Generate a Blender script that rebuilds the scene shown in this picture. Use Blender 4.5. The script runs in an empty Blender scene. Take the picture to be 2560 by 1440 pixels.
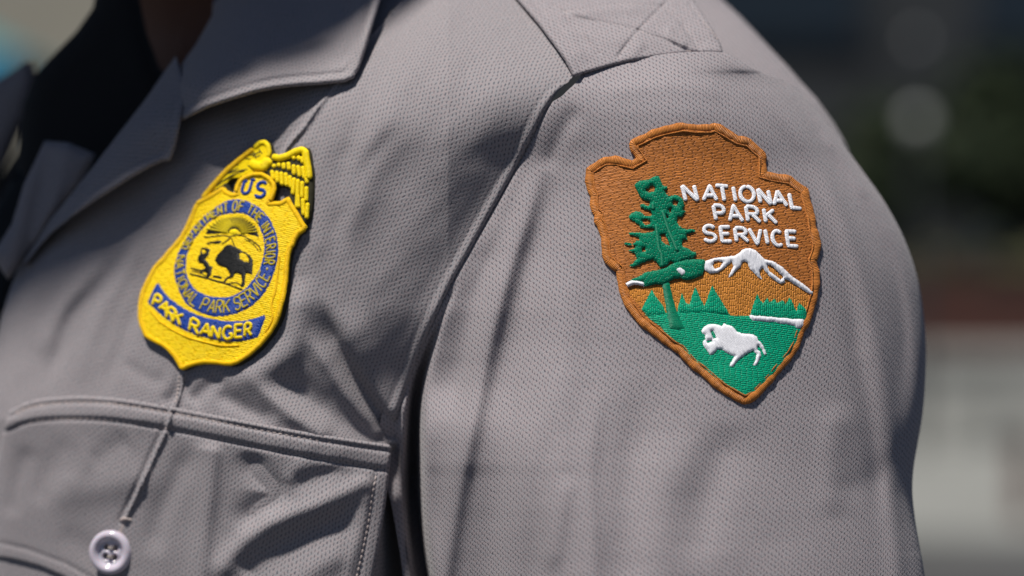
import bpy, math, random
import numpy as np
from mathutils import Vector
from mathutils.geometry import delaunay_2d_cdt

random.seed(7); rng = np.random.default_rng(7)
SC = bpy.context.scene
COL = SC.collection

# ------------------------------------------------------------------ camera, sky, sun, exposure
LENS, SENSOR, FW, CAMZ = 85.0, 36.0, 0.34, 1.42
D0 = FW * LENS / SENSOR            # 0.803 m: distance of the sleeve
S = FW / 2560.0                    # metres per photograph pixel at that distance
cd = bpy.data.cameras.new("camera"); cam = bpy.data.objects.new("camera", cd); COL.objects.link(cam)
cam.location = (0, 0, CAMZ); cam.rotation_euler = (math.radians(90), 0, 0)
cd.lens = LENS; cd.sensor_width = SENSOR; cd.clip_start = 0.05; cd.clip_end = 500
cd.dof.use_dof = True; cd.dof.focus_distance = D0 - 0.002; cd.dof.aperture_fstop = 4.0
SC.camera = cam

SUN_DIR = Vector((-0.27, -0.34, 0.90)).normalized()     # towards the sun
world = bpy.data.worlds.new("World"); SC.world = world; world.use_nodes = True
wn = world.node_tree; bg = wn.nodes["Background"]
sky = wn.nodes.new("ShaderNodeTexSky"); sky.sky_type = 'NISHITA'; sky.sun_disc = False
sky.sun_elevation = math.asin(SUN_DIR.z); sky.sun_rotation = math.atan2(SUN_DIR.x, SUN_DIR.y)
wn.links.new(sky.outputs[0], bg.inputs[0]); sky.air_density = 0.5; sky.dust_density = 0.1; sky.ozone_density = 1.5
bg.inputs[1].default_value = 0.05
sl = bpy.data.lights.new("sun", 'SUN'); sun = bpy.data.objects.new("sun", sl); COL.objects.link(sun)
sl.energy = 5.0; sl.angle = math.radians(4); sl.color = (1.0, 0.95, 0.88)
sun.rotation_euler = (-SUN_DIR).to_track_quat('-Z', 'Y').to_euler(); sun.location = (-2, -2, 4)
SC.view_settings.view_transform = 'Standard'; SC.view_settings.look = 'None'
SC.view_settings.exposure = 0.24; SC.view_settings.gamma = 1.0
SC.cycles.use_denoising = True

# ------------------------------------------------------------------ helpers
def W(x, y, z):
    """a point of the shirt: x right, y down, z towards the viewer, all in units of 0.133 mm"""
    x, y, z = np.asarray(x, float), np.asarray(y, float), np.asarray(z, float)
    D = D0 - z * S; k = S * D / D0
    return np.stack([(x - 1280) * k, D + 0 * x, CAMZ + (720 - y) * k], -1)

def sstep(a, b, v):
    t = np.clip((np.asarray(v, float) - a) / (b - a), 0, 1); return t * t * (3 - 2 * t)

def lin(c):
    return tuple((v / 12.92 if v <= 0.04045 else ((v + 0.055) / 1.055) ** 2.4) for v in c)

def srgb(r, g, b): return lin((r / 255, g / 255, b / 255))

def link(name, me, mat, parent=None, smooth=True):
    me.materials.append(mat)
    if smooth: me.polygons.foreach_set('use_smooth', [True] * len(me.polygons))
    o = bpy.data.objects.new(name, me); COL.objects.link(o)
    if parent is not None:
        o.parent = parent
    return o

def make(name, V, F, mat, parent=None, uv=None, smooth=True):
    me = bpy.data.meshes.new(name)
    me.from_pydata([tuple(v) for v in np.asarray(V, float).tolist()], [], [tuple(f) for f in F])
    if uv is not None:
        L = me.uv_layers.new(name="UVMap")
        idx = np.empty(len(me.loops), dtype=np.int64); me.loops.foreach_get('vertex_index', idx)
        L.data.foreach_set('uv', np.asarray(uv, float)[idx].astype(np.float32).ravel())
    me.update()
    return link(name, me, mat, parent, smooth)

def tag(o, label=None, cat=None, group=None, kind=None):
    for k, v in (('label', label), ('category', cat), ('group', group), ('kind', kind)):
        if v: o[k] = v
    return o

def empty(name, loc=(0, 0, 0)):
    o = bpy.data.objects.new(name, None); COL.objects.link(o); o.location = loc; o.empty_display_size = 0.05
    return o

def kid(o, parent):
    """parent without moving"""
    bpy.context.view_layer.update()
    o.parent = parent; o.matrix_parent_inverse = parent.matrix_world.inverted()
    return o

def seg_dist(px, py, pts, closed=False):
    """distance and normalised arc position of points to a polyline"""
    P = np.asarray(pts, float)
    if closed: P = np.vstack([P, P[:1]])
    L = np.hypot(*(P[1:] - P[:-1]).T); T = L.sum(); acc = 0.0
    best = np.full(np.shape(px), 1e9); tt = np.zeros(np.shape(px)); side = np.zeros(np.shape(px))
    for (a, b, l) in zip(P[:-1], P[1:], L):
        if l < 1e-9: continue
        dx, dy = (b - a) / l
        s_ = np.clip((px - a[0]) * dx + (py - a[1]) * dy, 0, l)
        d = np.hypot(px - a[0] - s_ * dx, py - a[1] - s_ * dy)
        m = d < best
        best = np.where(m, d, best); tt = np.where(m, (acc + s_) / T, tt)
        side = np.where(m, np.sign((px - a[0]) * dy - (py - a[1]) * dx), side)
        acc += l
    return best, tt, side

def smooth_line(pts, n=4):
    P = np.asarray(pts, float)
    if len(P) < 3: return P
    Q = np.vstack([2 * P[0] - P[1], P, 2 * P[-1] - P[-2]]); out = []
    for i in range(1, len(Q) - 2):
        for k in range(n):
            t = k / n
            out.append(0.5 * ((2 * Q[i]) + (-Q[i-1] + Q[i+1]) * t + (2*Q[i-1] - 5*Q[i] + 4*Q[i+1] - Q[i+2]) * t*t + (-Q[i-1] + 3*Q[i] - 3*Q[i+1] + Q[i+2]) * t**3))
    out.append(P[-1]); return np.array(out)

def inside(px, py, poly):
    P = np.asarray(poly, float); r = np.zeros(np.shape(px), bool); j = len(P) - 1
    for i in range(len(P)):
        xi, yi, xj, yj = P[i][0], P[i][1], P[j][0], P[j][1]
        if yi != yj:
            c = ((yi > py) != (yj > py)) & (px < (xj - xi) * (py - yi) / (yj - yi) + xi)
            r ^= c
        j = i
    return r

# master height fields, sampled every STEP units
STEP = 4.0
GX = np.arange(-320, 2480, STEP); GY = np.arange(-240, 1760, STEP)
MX, MY = np.meshgrid(GX, GY)

def blur(Z, n):
    k = np.exp(-np.linspace(-2, 2, 2 * n + 1) ** 2); k /= k.sum(); P = np.pad(Z, n, mode='edge')
    P = np.apply_along_axis(lambda v: np.convolve(v, k, 'valid'), 1, P)
    return np.apply_along_axis(lambda v: np.convolve(v, k, 'valid'), 0, P)

class Field:
    def __init__(self, Z):
        self.Z = Z
        zy, zx = np.gradient(Z, STEP)
        self.zx, self.zy = np.clip(zx, -3, 3), np.clip(zy, -3, 3)
        # the knit follows the broad shape only, so that it does not swirl over small folds
        ZB = blur(Z, 42)
        cy, cx = np.gradient(ZB, STEP); cx, cy = np.clip(cx, -1.2, 1.2), np.clip(cy, -1.2, 1.2)
        self.U = MX + np.cumsum((np.sqrt(1 + cx**2) - 1), 1) * STEP
        self.U = blur(self.U, 30)
        self.V = MY + (np.cumsum((np.sqrt(1 + cy**2) - 1), 0) * STEP)[:, 380:480].mean(1, keepdims=True)
    def s(self, A, x, y):
        fx = np.clip((np.asarray(x, float) - GX[0]) / STEP, 0, len(GX) - 1.001)
        fy = np.clip((np.asarray(y, float) - GY[0]) / STEP, 0, len(GY) - 1.001)
        i, j = fx.astype(int), fy.astype(int); a, b = fx - i, fy - j
        return (A[j, i]*(1-a)*(1-b) + A[j, i+1]*a*(1-b) + A[j+1, i]*(1-a)*b + A[j+1, i+1]*a*b)
    def z(self, x, y): return self.s(self.Z, x, y)
    def lift(self, x, y, h):
        """point h above the cloth along its normal"""
        zx, zy = self.s(self.zx, x, y), self.s(self.zy, x, y)
        n = np.sqrt(1 + zx*zx + zy*zy)
        return W(x - zx*h/n, y - zy*h/n, self.z(x, y) + h/n)
    def uv(self, x, y, ang):
        U, V = self.s(self.U, x, y), self.s(self.V, x, y); c, s_ = math.cos(ang), math.sin(ang)
        return np.stack([U*c + V*s_, -U*s_ + V*c], -1) * 0.01

def folds(Z, X, Y, items):
    """ridges (+) and valleys (-): (points, height, width[, width on the other side])"""
    for it in items:
        pts, a, w = it[0], it[1], it[2]; w2 = it[3] if len(it) > 3 else w
        P = smooth_line(pts, 4); m = 3 * max(w, w2)
        sel = (X > P[:, 0].min() - m) & (X < P[:, 0].max() + m) & (Y > P[:, 1].min() - m) & (Y < P[:, 1].max() + m)
        if not sel.any(): continue
        d, t, sd = seg_dist(X[sel], Y[sel], P)
        ww = np.where(sd > 0, w, w2)
        env = sstep(-0.02, 0.22, t) * (1 - sstep(0.78, 1.02, t))
        if len(it) > 4: env = (sstep(-0.02, it[4], t) if it[4] > 0 else 1.0) * ((1 - sstep(1 - it[5], 1.02, t)) if it[5] > 0 else 1.0)
        Z[sel] += a * np.exp(-(d / ww) ** 2) * env

def wobble(X, Y, scale, amp, seed):
    r = np.random.default_rng(seed); o = np.zeros_like(X, float)
    for k in range(7):
        th = r.uniform(0, 6.28); f = r.uniform(.6, 1.7) / scale
        o += np.sin((X*math.cos(th) + Y*math.sin(th)) * 6.28 * f + r.uniform(0, 6.28))
    return o * amp / 3

# ------------------------------------------------------------------ materials
def nd(nt, t, **kw):
    n = nt.nodes.new(t)
    for k, v in kw.items(): setattr(n, k, v)
    return n

def math_(nt, op, a, b=None, c=None):
    n = nt.nodes.new('ShaderNodeMath'); n.operation = op
    for i, v in enumerate((a, b, c)):
        if v is None: continue
        if isinstance(v, (int, float)): n.inputs[i].default_value = v
        else: nt.links.new(v, n.inputs[i])
    return n.outputs[0]

def vmath(nt, op, a, b=None):
    n = nt.nodes.new('ShaderNodeVectorMath'); n.operation = op
    for i, v in enumerate((a, b)):
        if v is None: continue
        if isinstance(v, tuple): n.inputs[i].default_value = v
        else: nt.links.new(v, n.inputs[i])
    return n.outputs['Value'] if op == 'LENGTH' else n.outputs['Vector']

def smoothnode(nt, v, a, b, o0=0.0, o1=1.0):
    n = nt.nodes.new('ShaderNodeMapRange'); n.interpolation_type = 'SMOOTHSTEP'
    nt.links.new(v, n.inputs[0])
    for i, q in enumerate((a, b, o0, o1)): n.inputs[i + 1].default_value = q
    return n.outputs[0]

def mixc(nt, f, a, b):
    n = nt.nodes.new('ShaderNodeMix'); n.data_type = 'RGBA'
    for s_, v in ((n.inputs[0], f), (n.inputs[6], a), (n.inputs[7], b)):
        if isinstance(v, tuple): s_.default_value = v if len(v) == 4 else (*v, 1)
        elif isinstance(v, (int, float)): s_.default_value = v
        else: nt.links.new(v, s_)
    return n.outputs[2]

def newmat(name, color=(.5, .5, .5), rough=.7, **kw):
    m = bpy.data.materials.new(name); m.use_nodes = True; nt = m.node_tree
    b = nt.nodes['Principled BSDF']; b.inputs['Base Color'].default_value = (*color, 1); b.inputs['Roughness'].default_value = rough
    for k, v in kw.items(): b.inputs[k.replace('_', ' ')].default_value = v
    return m, nt, b

def weave(name, col, hole, colb=None, a=18.0, b=13.5, rx=1.4, ry=4.4, depth=0.00016, hole_mix=0.72, tilt=-8):
    """pique knit: staggered elongated holes between loops of yarn; one uv unit = 100 cloth units"""
    m, nt, bs = newmat(name, col, .82)
    bs.inputs['Sheen Weight'].default_value = 0.12; bs.inputs['Sheen Roughness'].default_value = 0.5
    bs.inputs['Specular IOR Level'].default_value = 0.25
    uv = nd(nt, 'ShaderNodeUVMap').outputs[0]
    nz = nd(nt, 'ShaderNodeTexNoise'); nz.inputs['Scale'].default_value = 3.5; nz.inputs['Detail'].default_value = 5; nt.links.new(uv, nz.inputs['Vector'])
    wob = vmath(nt, 'MULTIPLY', vmath(nt, 'SUBTRACT', nz.outputs['Color'], (.5, .5, .5)), (.15, .15, 0))
    p = vmath(nt, 'MULTIPLY', vmath(nt, 'ADD', uv, wob), (100 / a, 100 / b, 0))
    def lat(off):
        q = vmath(nt, 'SUBTRACT', vmath(nt, 'FRACTION', vmath(nt, 'ADD', p, off)), (.5, .5, 0))
        # a little slant, so the holes lean like stitches
        t_ = math.radians(tilt); sp_ = nd(nt, 'ShaderNodeSeparateXYZ'); nt.links.new(q, sp_.inputs[0]); qx, qy = sp_.outputs[0], sp_.outputs[1]
        lg = math_(nt, 'ADD', math_(nt, 'MULTIPLY', qx, a * math.sin(t_) / ry), math_(nt, 'MULTIPLY', qy, b * math.cos(t_) / ry))
        sh = math_(nt, 'SUBTRACT', math_(nt, 'MULTIPLY', qx, a * math.cos(t_) / rx), math_(nt, 'MULTIPLY', qy, b * math.sin(t_) / rx))
        return math_(nt, 'SQRT', math_(nt, 'ADD', math_(nt, 'MULTIPLY', lg, lg), math_(nt, 'MULTIPLY', sh, sh)))
    d = math_(nt, 'MINIMUM', lat((0, 0, 0)), lat((.5, .5, 0)))
    h = smoothnode(nt, d, .55, 1.5)                     # 0 in the hole, 1 on the yarn
    # between the big holes, the small gaps of the knit
    pf = vmath(nt, 'MULTIPLY', p, (3, 3, 0))
    def latf(off):
        q = vmath(nt, 'SUBTRACT', vmath(nt, 'FRACTION', vmath(nt, 'ADD', pf, off)), (.5, .5, 0))
        return vmath(nt, 'LENGTH', vmath(nt, 'MULTIPLY', q, (a / 3 / 1.0, b / 3 / 1.2, 0)))
    dsm = math_(nt, 'MINIMUM', latf((0, 0, 0)), latf((.5, .5, 0)))
    h = math_(nt, 'ADD', math_(nt, 'MULTIPLY', h, .8), math_(nt, 'MULTIPLY', smoothnode(nt, dsm, .4, 1.3), .3))
    # yarn loops: fine ribs
    wv = nd(nt, 'ShaderNodeTexWave', wave_type='BANDS', bands_direction='DIAGONAL'); wv.inputs['Scale'].default_value = 100 / 5.0 / 6.28 * 1.6; wv.inputs['Distortion'].default_value = 1.5; wv.inputs['Detail'].default_value = 1
    nt.links.new(uv, wv.inputs['Vector'])
    n2 = nd(nt, 'ShaderNodeTexNoise'); n2.inputs['Scale'].default_value = 28; n2.inputs['Detail'].default_value = 4; nt.links.new(uv, n2.inputs['Vector'])
    hh = math_(nt, 'ADD', h, math_(nt, 'ADD', math_(nt, 'MULTIPLY', wv.outputs['Fac'], .18), math_(nt, 'MULTIPLY', n2.outputs['Fac'], .25)))
    bp = nd(nt, 'ShaderNodeBump'); bp.inputs['Strength'].default_value = 0.8; bp.inputs['Distance'].default_value = depth
    nt.links.new(hh, bp.inputs['Height']); nt.links.new(bp.outputs[0], bs.inputs['Normal'])
    n3 = nd(nt, 'ShaderNodeTexNoise'); n3.inputs['Scale'].default_value = .5; n3.inputs['Detail'].default_value = 5; nt.links.new(uv, n3.inputs['Vector'])
    base = mixc(nt, n3.outputs['Fac'], col, colb or tuple(v * .9 for v in col))
    base = mixc(nt, math_(nt, 'MULTIPLY', n2.outputs['Fac'], .42), base, tuple(v * .6 for v in col))
    hu = nd(nt, 'ShaderNodeTexNoise'); hu.inputs['Scale'].default_value = 16; hu.inputs['Detail'].default_value = 2; nt.links.new(uv, hu.inputs['Vector'])
    tint = mixc(nt, smoothnode(nt, hu.outputs['Fac'], .35, .65), tuple(v * k for v, k in zip(col, (.86, 1.0, 1.05))), tuple(v * k for v, k in zip(col, (1.10, .98, .98))))
    base = mixc(nt, .45, base, tint)
    f = smoothnode(nt, d, .5, 1.25, hole_mix, 0.0)
    nt.links.new(mixc(nt, f, mixc(nt, smoothnode(nt, dsm, .45, 1.2, .42, 0.0), base, tuple(v * .35 for v in col)), hole), bs.inputs['Base Color'])
    return m

def thread(name, col, dark=None, row=5.5, ln=26.0, depth=0.00030, rough=.45, gapmix=.55, satin=False, var=.25, streakv=.2):
    """embroidery: rows of long stitches; one uv unit = 100 cloth units; u runs along the thread"""
    m, nt, bs = newmat(name, col, rough)
    bs.inputs['Specular IOR Level'].default_value = 0.22
    bs.inputs['Sheen Weight'].default_value = 0.0
    dark = dark or tuple(v * .35 for v in col)
    uv = nd(nt, 'ShaderNodeUVMap').outputs[0]
    nz = nd(nt, 'ShaderNodeTexNoise'); nz.inputs['Scale'].default_value = 5; nz.inputs['Detail'].default_value = 2; nt.links.new(uv, nz.inputs['Vector'])
    wob = vmath(nt, 'MULTIPLY', vmath(nt, 'SUBTRACT', nz.outputs['Color'], (.5, .5, .5)), (.05, .035, 0))
    sp = nd(nt, 'ShaderNodeSeparateXYZ'); nt.links.new(vmath(nt, 'ADD', uv, wob), sp.inputs[0])
    v = math_(nt, 'MULTIPLY', sp.outputs[1], 100 / row); r = math_(nt, 'FLOOR', v); fv = math_(nt, 'SUBTRACT', v, r)
    # round thread profile
    prof = math_(nt, 'SINE', math_(nt, 'MULTIPLY', fv, math.pi))
    wn_ = nd(nt, 'ShaderNodeTexWhiteNoise', noise_dimensions='1D'); nt.links.new(r, wn_.inputs['W'])
    if satin:
        height = prof; gap = smoothnode(nt, prof, 0.05, .6, gapmix, 0)
        rnd = wn_.outputs['Value']
    else:
        u = math_(nt, 'ADD', math_(nt, 'MULTIPLY', sp.outputs[0], 100 / ln), math_(nt, 'ADD', math_(nt, 'MULTIPLY', r, .37), math_(nt, 'MULTIPLY', wn_.outputs['Value'], .9)))
        fu = math_(nt, 'SUBTRACT', u, math_(nt, 'FLOOR', u))
        e = math_(nt, 'SUBTRACT', 1.0, math_(nt, 'ABSOLUTE', math_(nt, 'SUBTRACT', math_(nt, 'MULTIPLY', fu, 2), 1)))
        ends = smoothnode(nt, e, 0.0, .32)
        height = math_(nt, 'MULTIPLY', prof, ends)
        gap = smoothnode(nt, height, 0.05, .6, gapmix, 0)
        w2 = nd(nt, 'ShaderNodeTexWhiteNoise', noise_dimensions='2D'); cb = nd(nt, 'ShaderNodeCombineXYZ'); nt.links.new(r, cb.inputs[0]); nt.links.new(math_(nt, 'FLOOR', u), cb.inputs[1]); nt.links.new(cb.outputs[0], w2.inputs['Vector'])
        rnd = w2.outputs['Value']
    st = nd(nt, 'ShaderNodeTexNoise'); st.inputs['Scale'].default_value = 1.0; st.inputs['Detail'].default_value = 3
    nt.links.new(vmath(nt, 'MULTIPLY', uv, (3.5, 26, 1) if not satin else (6, 22, 1)), st.inputs['Vector'])
    streak = smoothnode(nt, st.outputs['Fac'], .3, .7)
    height = math_(nt, 'ADD', height, math_(nt, 'MULTIPLY', streak, .5))
    bp = nd(nt, 'ShaderNodeBump'); bp.inputs['Strength'].default_value = .9; bp.inputs['Distance'].default_value = depth
    nt.links.new(height, bp.inputs['Height']); nt.links.new(bp.outputs[0], bs.inputs['Normal'])
    base = mixc(nt, math_(nt, 'MULTIPLY', rnd, var), col, tuple(x * .45 for x in col))
    base = mixc(nt, math_(nt, 'MULTIPLY', streak, streakv), base, tuple(x * .55 for x in col))  # varying thread sheen, mixed into the base colour as darker streaks
    nt.links.new(mixc(nt, gap, base, dark), bs.inputs['Base Color'])
    return m

HOLE = srgb(26, 44, 60)
M = {}
M['cloth'] = weave('grey_knit_cloth', (.290, .262, .272), HOLE, colb=(.256, .238, .250))
M['cloth_warm'] = weave('grey_knit_cloth_sleeve', (.308, .276, .288), srgb(36, 38, 54), colb=(.274, .250, .266), tilt=27)
M['welt'] = weave('grey_seam_cloth', (.30, .275, .295), HOLE, a=9, b=8, rx=1.2, ry=2.2, hole_mix=.5)
M['seamthread'] = newmat('grey_sewing_thread', (.36, .30, .285), .7)[0]
M['dark_cloth'] = newmat('black_undershirt_cloth', (.006, .006, .007), .95)[0]
M['strapm'] = weave('black_webbing', (.012, .016, .02), (.002, .003, .004), a=16, b=12)
M['skin'], _nt, _b = newmat('dark_brown_skin', (.13, .048, .024), .5)
_n = nd(_nt, 'ShaderNodeTexNoise'); _n.inputs['Scale'].default_value = 60; _bp = nd(_nt, 'ShaderNodeBump'); _bp.inputs['Distance'].default_value = .0006; _nt.links.new(_n.outputs['Fac'], _bp.inputs['Height']); _nt.links.new(_bp.outputs[0], _b.inputs['Normal'])
M['brown'] = thread('brown_thread', srgb(198, 124, 62), dark=srgb(92, 46, 16), row=3.7, ln=24, gapmix=.6, depth=.0003, var=.4)
M['orange'] = thread('orange_thread', srgb(226, 150, 66), dark=srgb(140, 76, 26), row=4.4, ln=16, gapmix=.55)
M['border'] = thread('border_thread', srgb(206, 130, 62), dark=srgb(104, 54, 20), row=3.6, satin=True, depth=.00020, gapmix=.6, var=.35, streakv=.4)
M['green'] = thread('green_thread', srgb(0, 160, 120), dark=srgb(0, 88, 66), row=5.0, ln=14, gapmix=.5, depth=.00018, var=.18)
M['green_tree'] = thread('dark_green_thread', srgb(0, 136, 100), dark=srgb(0, 70, 52), row=4.0, ln=14, gapmix=.55, depth=.00018, var=.3)
M['green_satin'] = thread('green_satin_thread', srgb(0, 128, 94), dark=srgb(0, 78, 60), row=3.0, satin=True, depth=.00010, gapmix=.3, var=.2)
M['white'] = thread('white_thread', srgb(244, 244, 250), dark=srgb(190, 195, 208), row=3.2, satin=True, depth=.00014, gapmix=.4, var=.08, streakv=.06)
M['yellow'] = thread('yellow_thread', srgb(252, 216, 0), dark=srgb(220, 160, 0), row=5.0, ln=34, gapmix=.5, depth=.00016, var=.12, rough=.6)
M['gold'] = thread('gold_satin_thread', srgb(250, 200, 0), dark=srgb(214, 146, 0), row=3.6, satin=True, depth=.00014, gapmix=.4, var=.2, rough=.6)
M['lemon'] = thread('yellow_satin_thread', srgb(254, 222, 0), dark=srgb(200, 150, 0), row=3.2, satin=True, depth=.00012, gapmix=.3, var=.15, rough=.6)
M['ringletter'] = thread('dull_yellow_thread', srgb(214, 190, 20), dark=srgb(110, 120, 40), row=3.2, satin=True, depth=.00010, gapmix=.3, var=.2)
M['blue'] = thread('blue_thread', srgb(0, 62, 160), dark=srgb(0, 30, 92), row=3.4, ln=30, gapmix=.4, depth=.00014, var=.2)
M['black'] = thread('black_thread', srgb(20, 22, 24), dark=srgb(6, 6, 8), row=3.4, satin=True, depth=.00010, gapmix=.3)

# ------------------------------------------------------------------ shape of the shirt
def interp(tab, v):
    t = np.array(tab, float); return np.interp(v, t[:, 0], t[:, 1])

# armhole seam: y -> x
SEAM = [(-200, 1500), (100, 1478), (192, 1432), (225, 1398), (270, 1366), (330, 1336), (400, 1300), (480, 1256), (560, 1211), (640, 1166), (720, 1122), (800, 1084), (880, 1050), (960, 1020), (1030, 996), (1085, 986), (1150, 990), (1200, 1002), (1280, 1020), (1360, 1034), (1440, 1046), (1760, 1090)]
SEAM = smooth_line(SEAM, 8)
RIGHT = [(-200, 1980), (130, 2000), (190, 1982), (240, 2014), (300, 2062), (360, 2108), (430, 2159), (490, 2202), (540, 2232), (600, 2262), (680, 2290), (760, 2306), (860, 2315), (960, 2313), (1040, 2306), (1110, 2294), (1170, 2284), (1230, 2281), (1300, 2288), (1370, 2300), (1440, 2312), (1760, 2360)]
RIGHT = smooth_line(RIGHT, 8)
TOPS = [(1380, 200), (1432, 190), (1500, 168), (1560, 152), (1640, 138), (1720, 130), (1808, 131), (1850, 150), (1900, 178), (1950, 196), (1990, 220), (2030, 262), (2080, 322), (2130, 390), (2200, 480)]
TOPS = smooth_line(TOPS, 6)

def topfall(Y): return -330 * (np.clip(370 - Y, 0, None) / 370) ** 2.0

def chest_base(X, Y):
    u = np.clip(1120 - X, 0, None)
    z = -(u * 0.28 + (u / 1120) ** 2 * 190) - 0.36 * (u / 1120) * np.clip(1050 - Y, 0, 900) + 0.06 * np.clip(X - 1120, 0, None)
    z = z + topfall(Y)
    # towards the armpit the chest turns away
    z = z - 110 * np.clip((X - 640) / 350, 0, 1.4) ** 2 * sstep(760, 1120, Y)
    sxx = interp(SEAM, Y)
    z = z - 70 * np.exp(-(np.clip(sxx - X, 0, None) / 190) ** 2) * sstep(180, 420, Y) * (1 - .6 * sstep(900, 1100, Y))
    # breast fullness above the pocket, falling back further down
    z = z + 36 * np.exp(-((X - 420) / 420) ** 2 - ((Y - 760) / 420) ** 2)
    return z

ZC = chest_base(MX, MY)
# the left edge of the chest turns away into the front opening
LEFT = [(-240, 300), (300, 300), (420, 330), (520, 190), (590, 118), (660, 52), (740, 20), (800, 2), (880, -12), (1000, -28), (1200, -40), (1760, -60)]
ld = MX - interp(LEFT, MY)
ZC -= 70 * (1 - np.sqrt(1 - np.clip(1 - ld / 70, 0, 1) ** 2)) * sstep(480, 620, MY)
FC = [
    ([(1180, -40), (1040, 140), (950, 320), (880, 520), (850, 660)], 15, 44),
    ([(1110, -60), (1010, 90), (925, 250), (850, 420)], -9, 26),
    ([(1290, 60), (1150, 230), (1010, 440), (930, 620), (890, 760)], -8, 50),
    ([(1390, 150), (1250, 300), (1120, 480), (1010, 660), (950, 800)], 4, 56),
    ([(1330, 330), (1200, 520), (1080, 720), (990, 900)], -5, 34),
    ([(1000, 300), (900, 440), (840, 600)], -6, 22),
    # pull lines to the armpit
    ([(792, 744), (815, 800), (842, 860), (880, 930), (930, 1010), (980, 1078)], -36, 18, 46, .30, 0),
    
    ([(752, 690), (742, 780), (735, 850), (690, 905), (620, 940), (560, 970)], 20, 36, 38),
    ([(860, 760), (905, 860), (950, 960), (985, 1050)], 14, 44, 34, .3, .1),
    ([(760, 820), (800, 880), (845, 950), (888, 1012), (940, 1078)], 22, 24, 22, .35, 0),
    ([(640, 950), (720, 965), (790, 1005), (860, 1055), (930, 1092)], -30, 44, 34, .4, 0),
    ([(600, 925), (660, 980), (730, 1040), (800, 1085)], 18, 24, 22, .4, 0),
    ([(530, 975), (600, 1015), (690, 1060)], -14, 24, 22),
    ([(470, 940), (440, 985), (400, 1010)], -8, 18),
    ([(560, 935), (500, 985), (470, 1010)], -14, 22),
    # soft drape on the left
    ([(330, 600), (250, 717), (183, 790), (150, 880), (110, 980)], -11, 22),
    ([(380, 560), (300, 700), (235, 820), (200, 960)], 9, 24),
    ([(260, 640), (160, 760), (90, 900)], 10, 24),
    ([(400, 660), (330, 800), (280, 930), (250, 1000)], -7, 22),
    ([(300, 900), (360, 940), (420, 960)], -5, 20),
    ([(640, 300), (560, 420), (480, 560), (400, 650)], 9, 40),
    ([(720, 300), (640, 380), (560, 500)], -6, 24),
    ([(830, 300), (800, 420), (800, 560), (780, 690)], 7, 26),
    ([(880, 340), (850, 480), (850, 640)], -7, 22),
]
zt = np.zeros_like(ZC); folds(zt, MX, MY, FC)
PT = [(-320, 1120), (-60, 1052), (20, 1028), (60, 1008), (110, 996), (200, 990), (300, 996), (430, 1017), (520, 1034), (620, 1053), (720, 1072), (800, 1086), (880, 1098), (978, 1112), (1060, 1122), (2500, 1300)]
PT = smooth_line(PT, 5)
ptop = interp(PT, MX)
zt *= 1 - sstep(10, 60, MY - ptop) * (MX < 1000)
ZC_CALM = ZC.copy()
ZC = ZC + zt + wobble(MX, MY, 260, 2.2, 1) + wobble(MX, MY, 90, .5, 2)
# behind the pocket's right edge the side panel falls into the armpit
sx = interp(SEAM, MY)
ZC -= 260 * sstep(930, 1010, MX) * sstep(1100, 1180, MY)
# crease sewn into the shirt front (a pinched fold)
CREASE = [(1030, -60), (1008, 0), (960, 56), (922, 96), (870, 170), (800, 262), (760, 320), (716, 372), (640, 520), (560, 700), (490, 850), (458, 935), (450, 985), (438, 1016)]
cd_, ct_, _ = seg_dist(MX, MY, smooth_line(CREASE, 3))
ZC += 7 * np.exp(-(cd_ / 5.5) ** 2) - 3 * np.exp(-((cd_ - 14) / 8) ** 2)
# cloth swells a little along the armhole seam, then turns under at the edge
sdist = sx - MX
welt_on = sstep(195, 240, MY) * (1 - sstep(1060, 1100, MY))
ZC += welt_on * (3.5 * np.exp(-((sdist - 12) / 9) ** 2) - 6 * np.exp(-((sdist - 0) / 4) ** 2) - 1.2 * np.exp(-((sdist - 30) / 6) ** 2))
CHEST = Field(ZC)
CALM = Field(ZC_CALM)

# ---- sleeve
SL_T0 = 0.42
def sleeve_base(X, Y):
    xl, xr = interp(SEAM, Y), interp(RIGHT, Y)
    t = (X - xl) / (xr - xl)
    B = topfall(Y) + 0.02 * (xl - 1120) - 110 * np.clip((xl - 640) / 350, 0, 1.4) ** 2 * sstep(760, 1120, Y) * 0.8
    bul = 30 + 0.16 * np.clip(Y - 200, 0, None) + 70 * sstep(700, 1500, Y)
    near = 1 - sstep(0, .34, t)
    B = topfall(Y) + (0.02 * (xl - 1120) - 110 * np.clip((xl - 640) / 350, 0, 1.4) ** 2 * sstep(760, 1120, Y) * 0.8 - 70 * sstep(180, 420, Y) * (1 - .6 * sstep(900, 1100, Y))) * near - 45 * (1 - near) * sstep(180, 420, Y)
    left = bul * np.sin(np.clip(t / SL_T0, 0, 1) * math.pi / 2) ** 1.1
    tau = np.clip((t - SL_T0) / (1 - SL_T0), 0, 1)
    H = 430
    return B + np.where(t < SL_T0, left, bul) - H * (1 - np.sqrt(1 - np.minimum(tau, .9999) ** 2)), t

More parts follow.
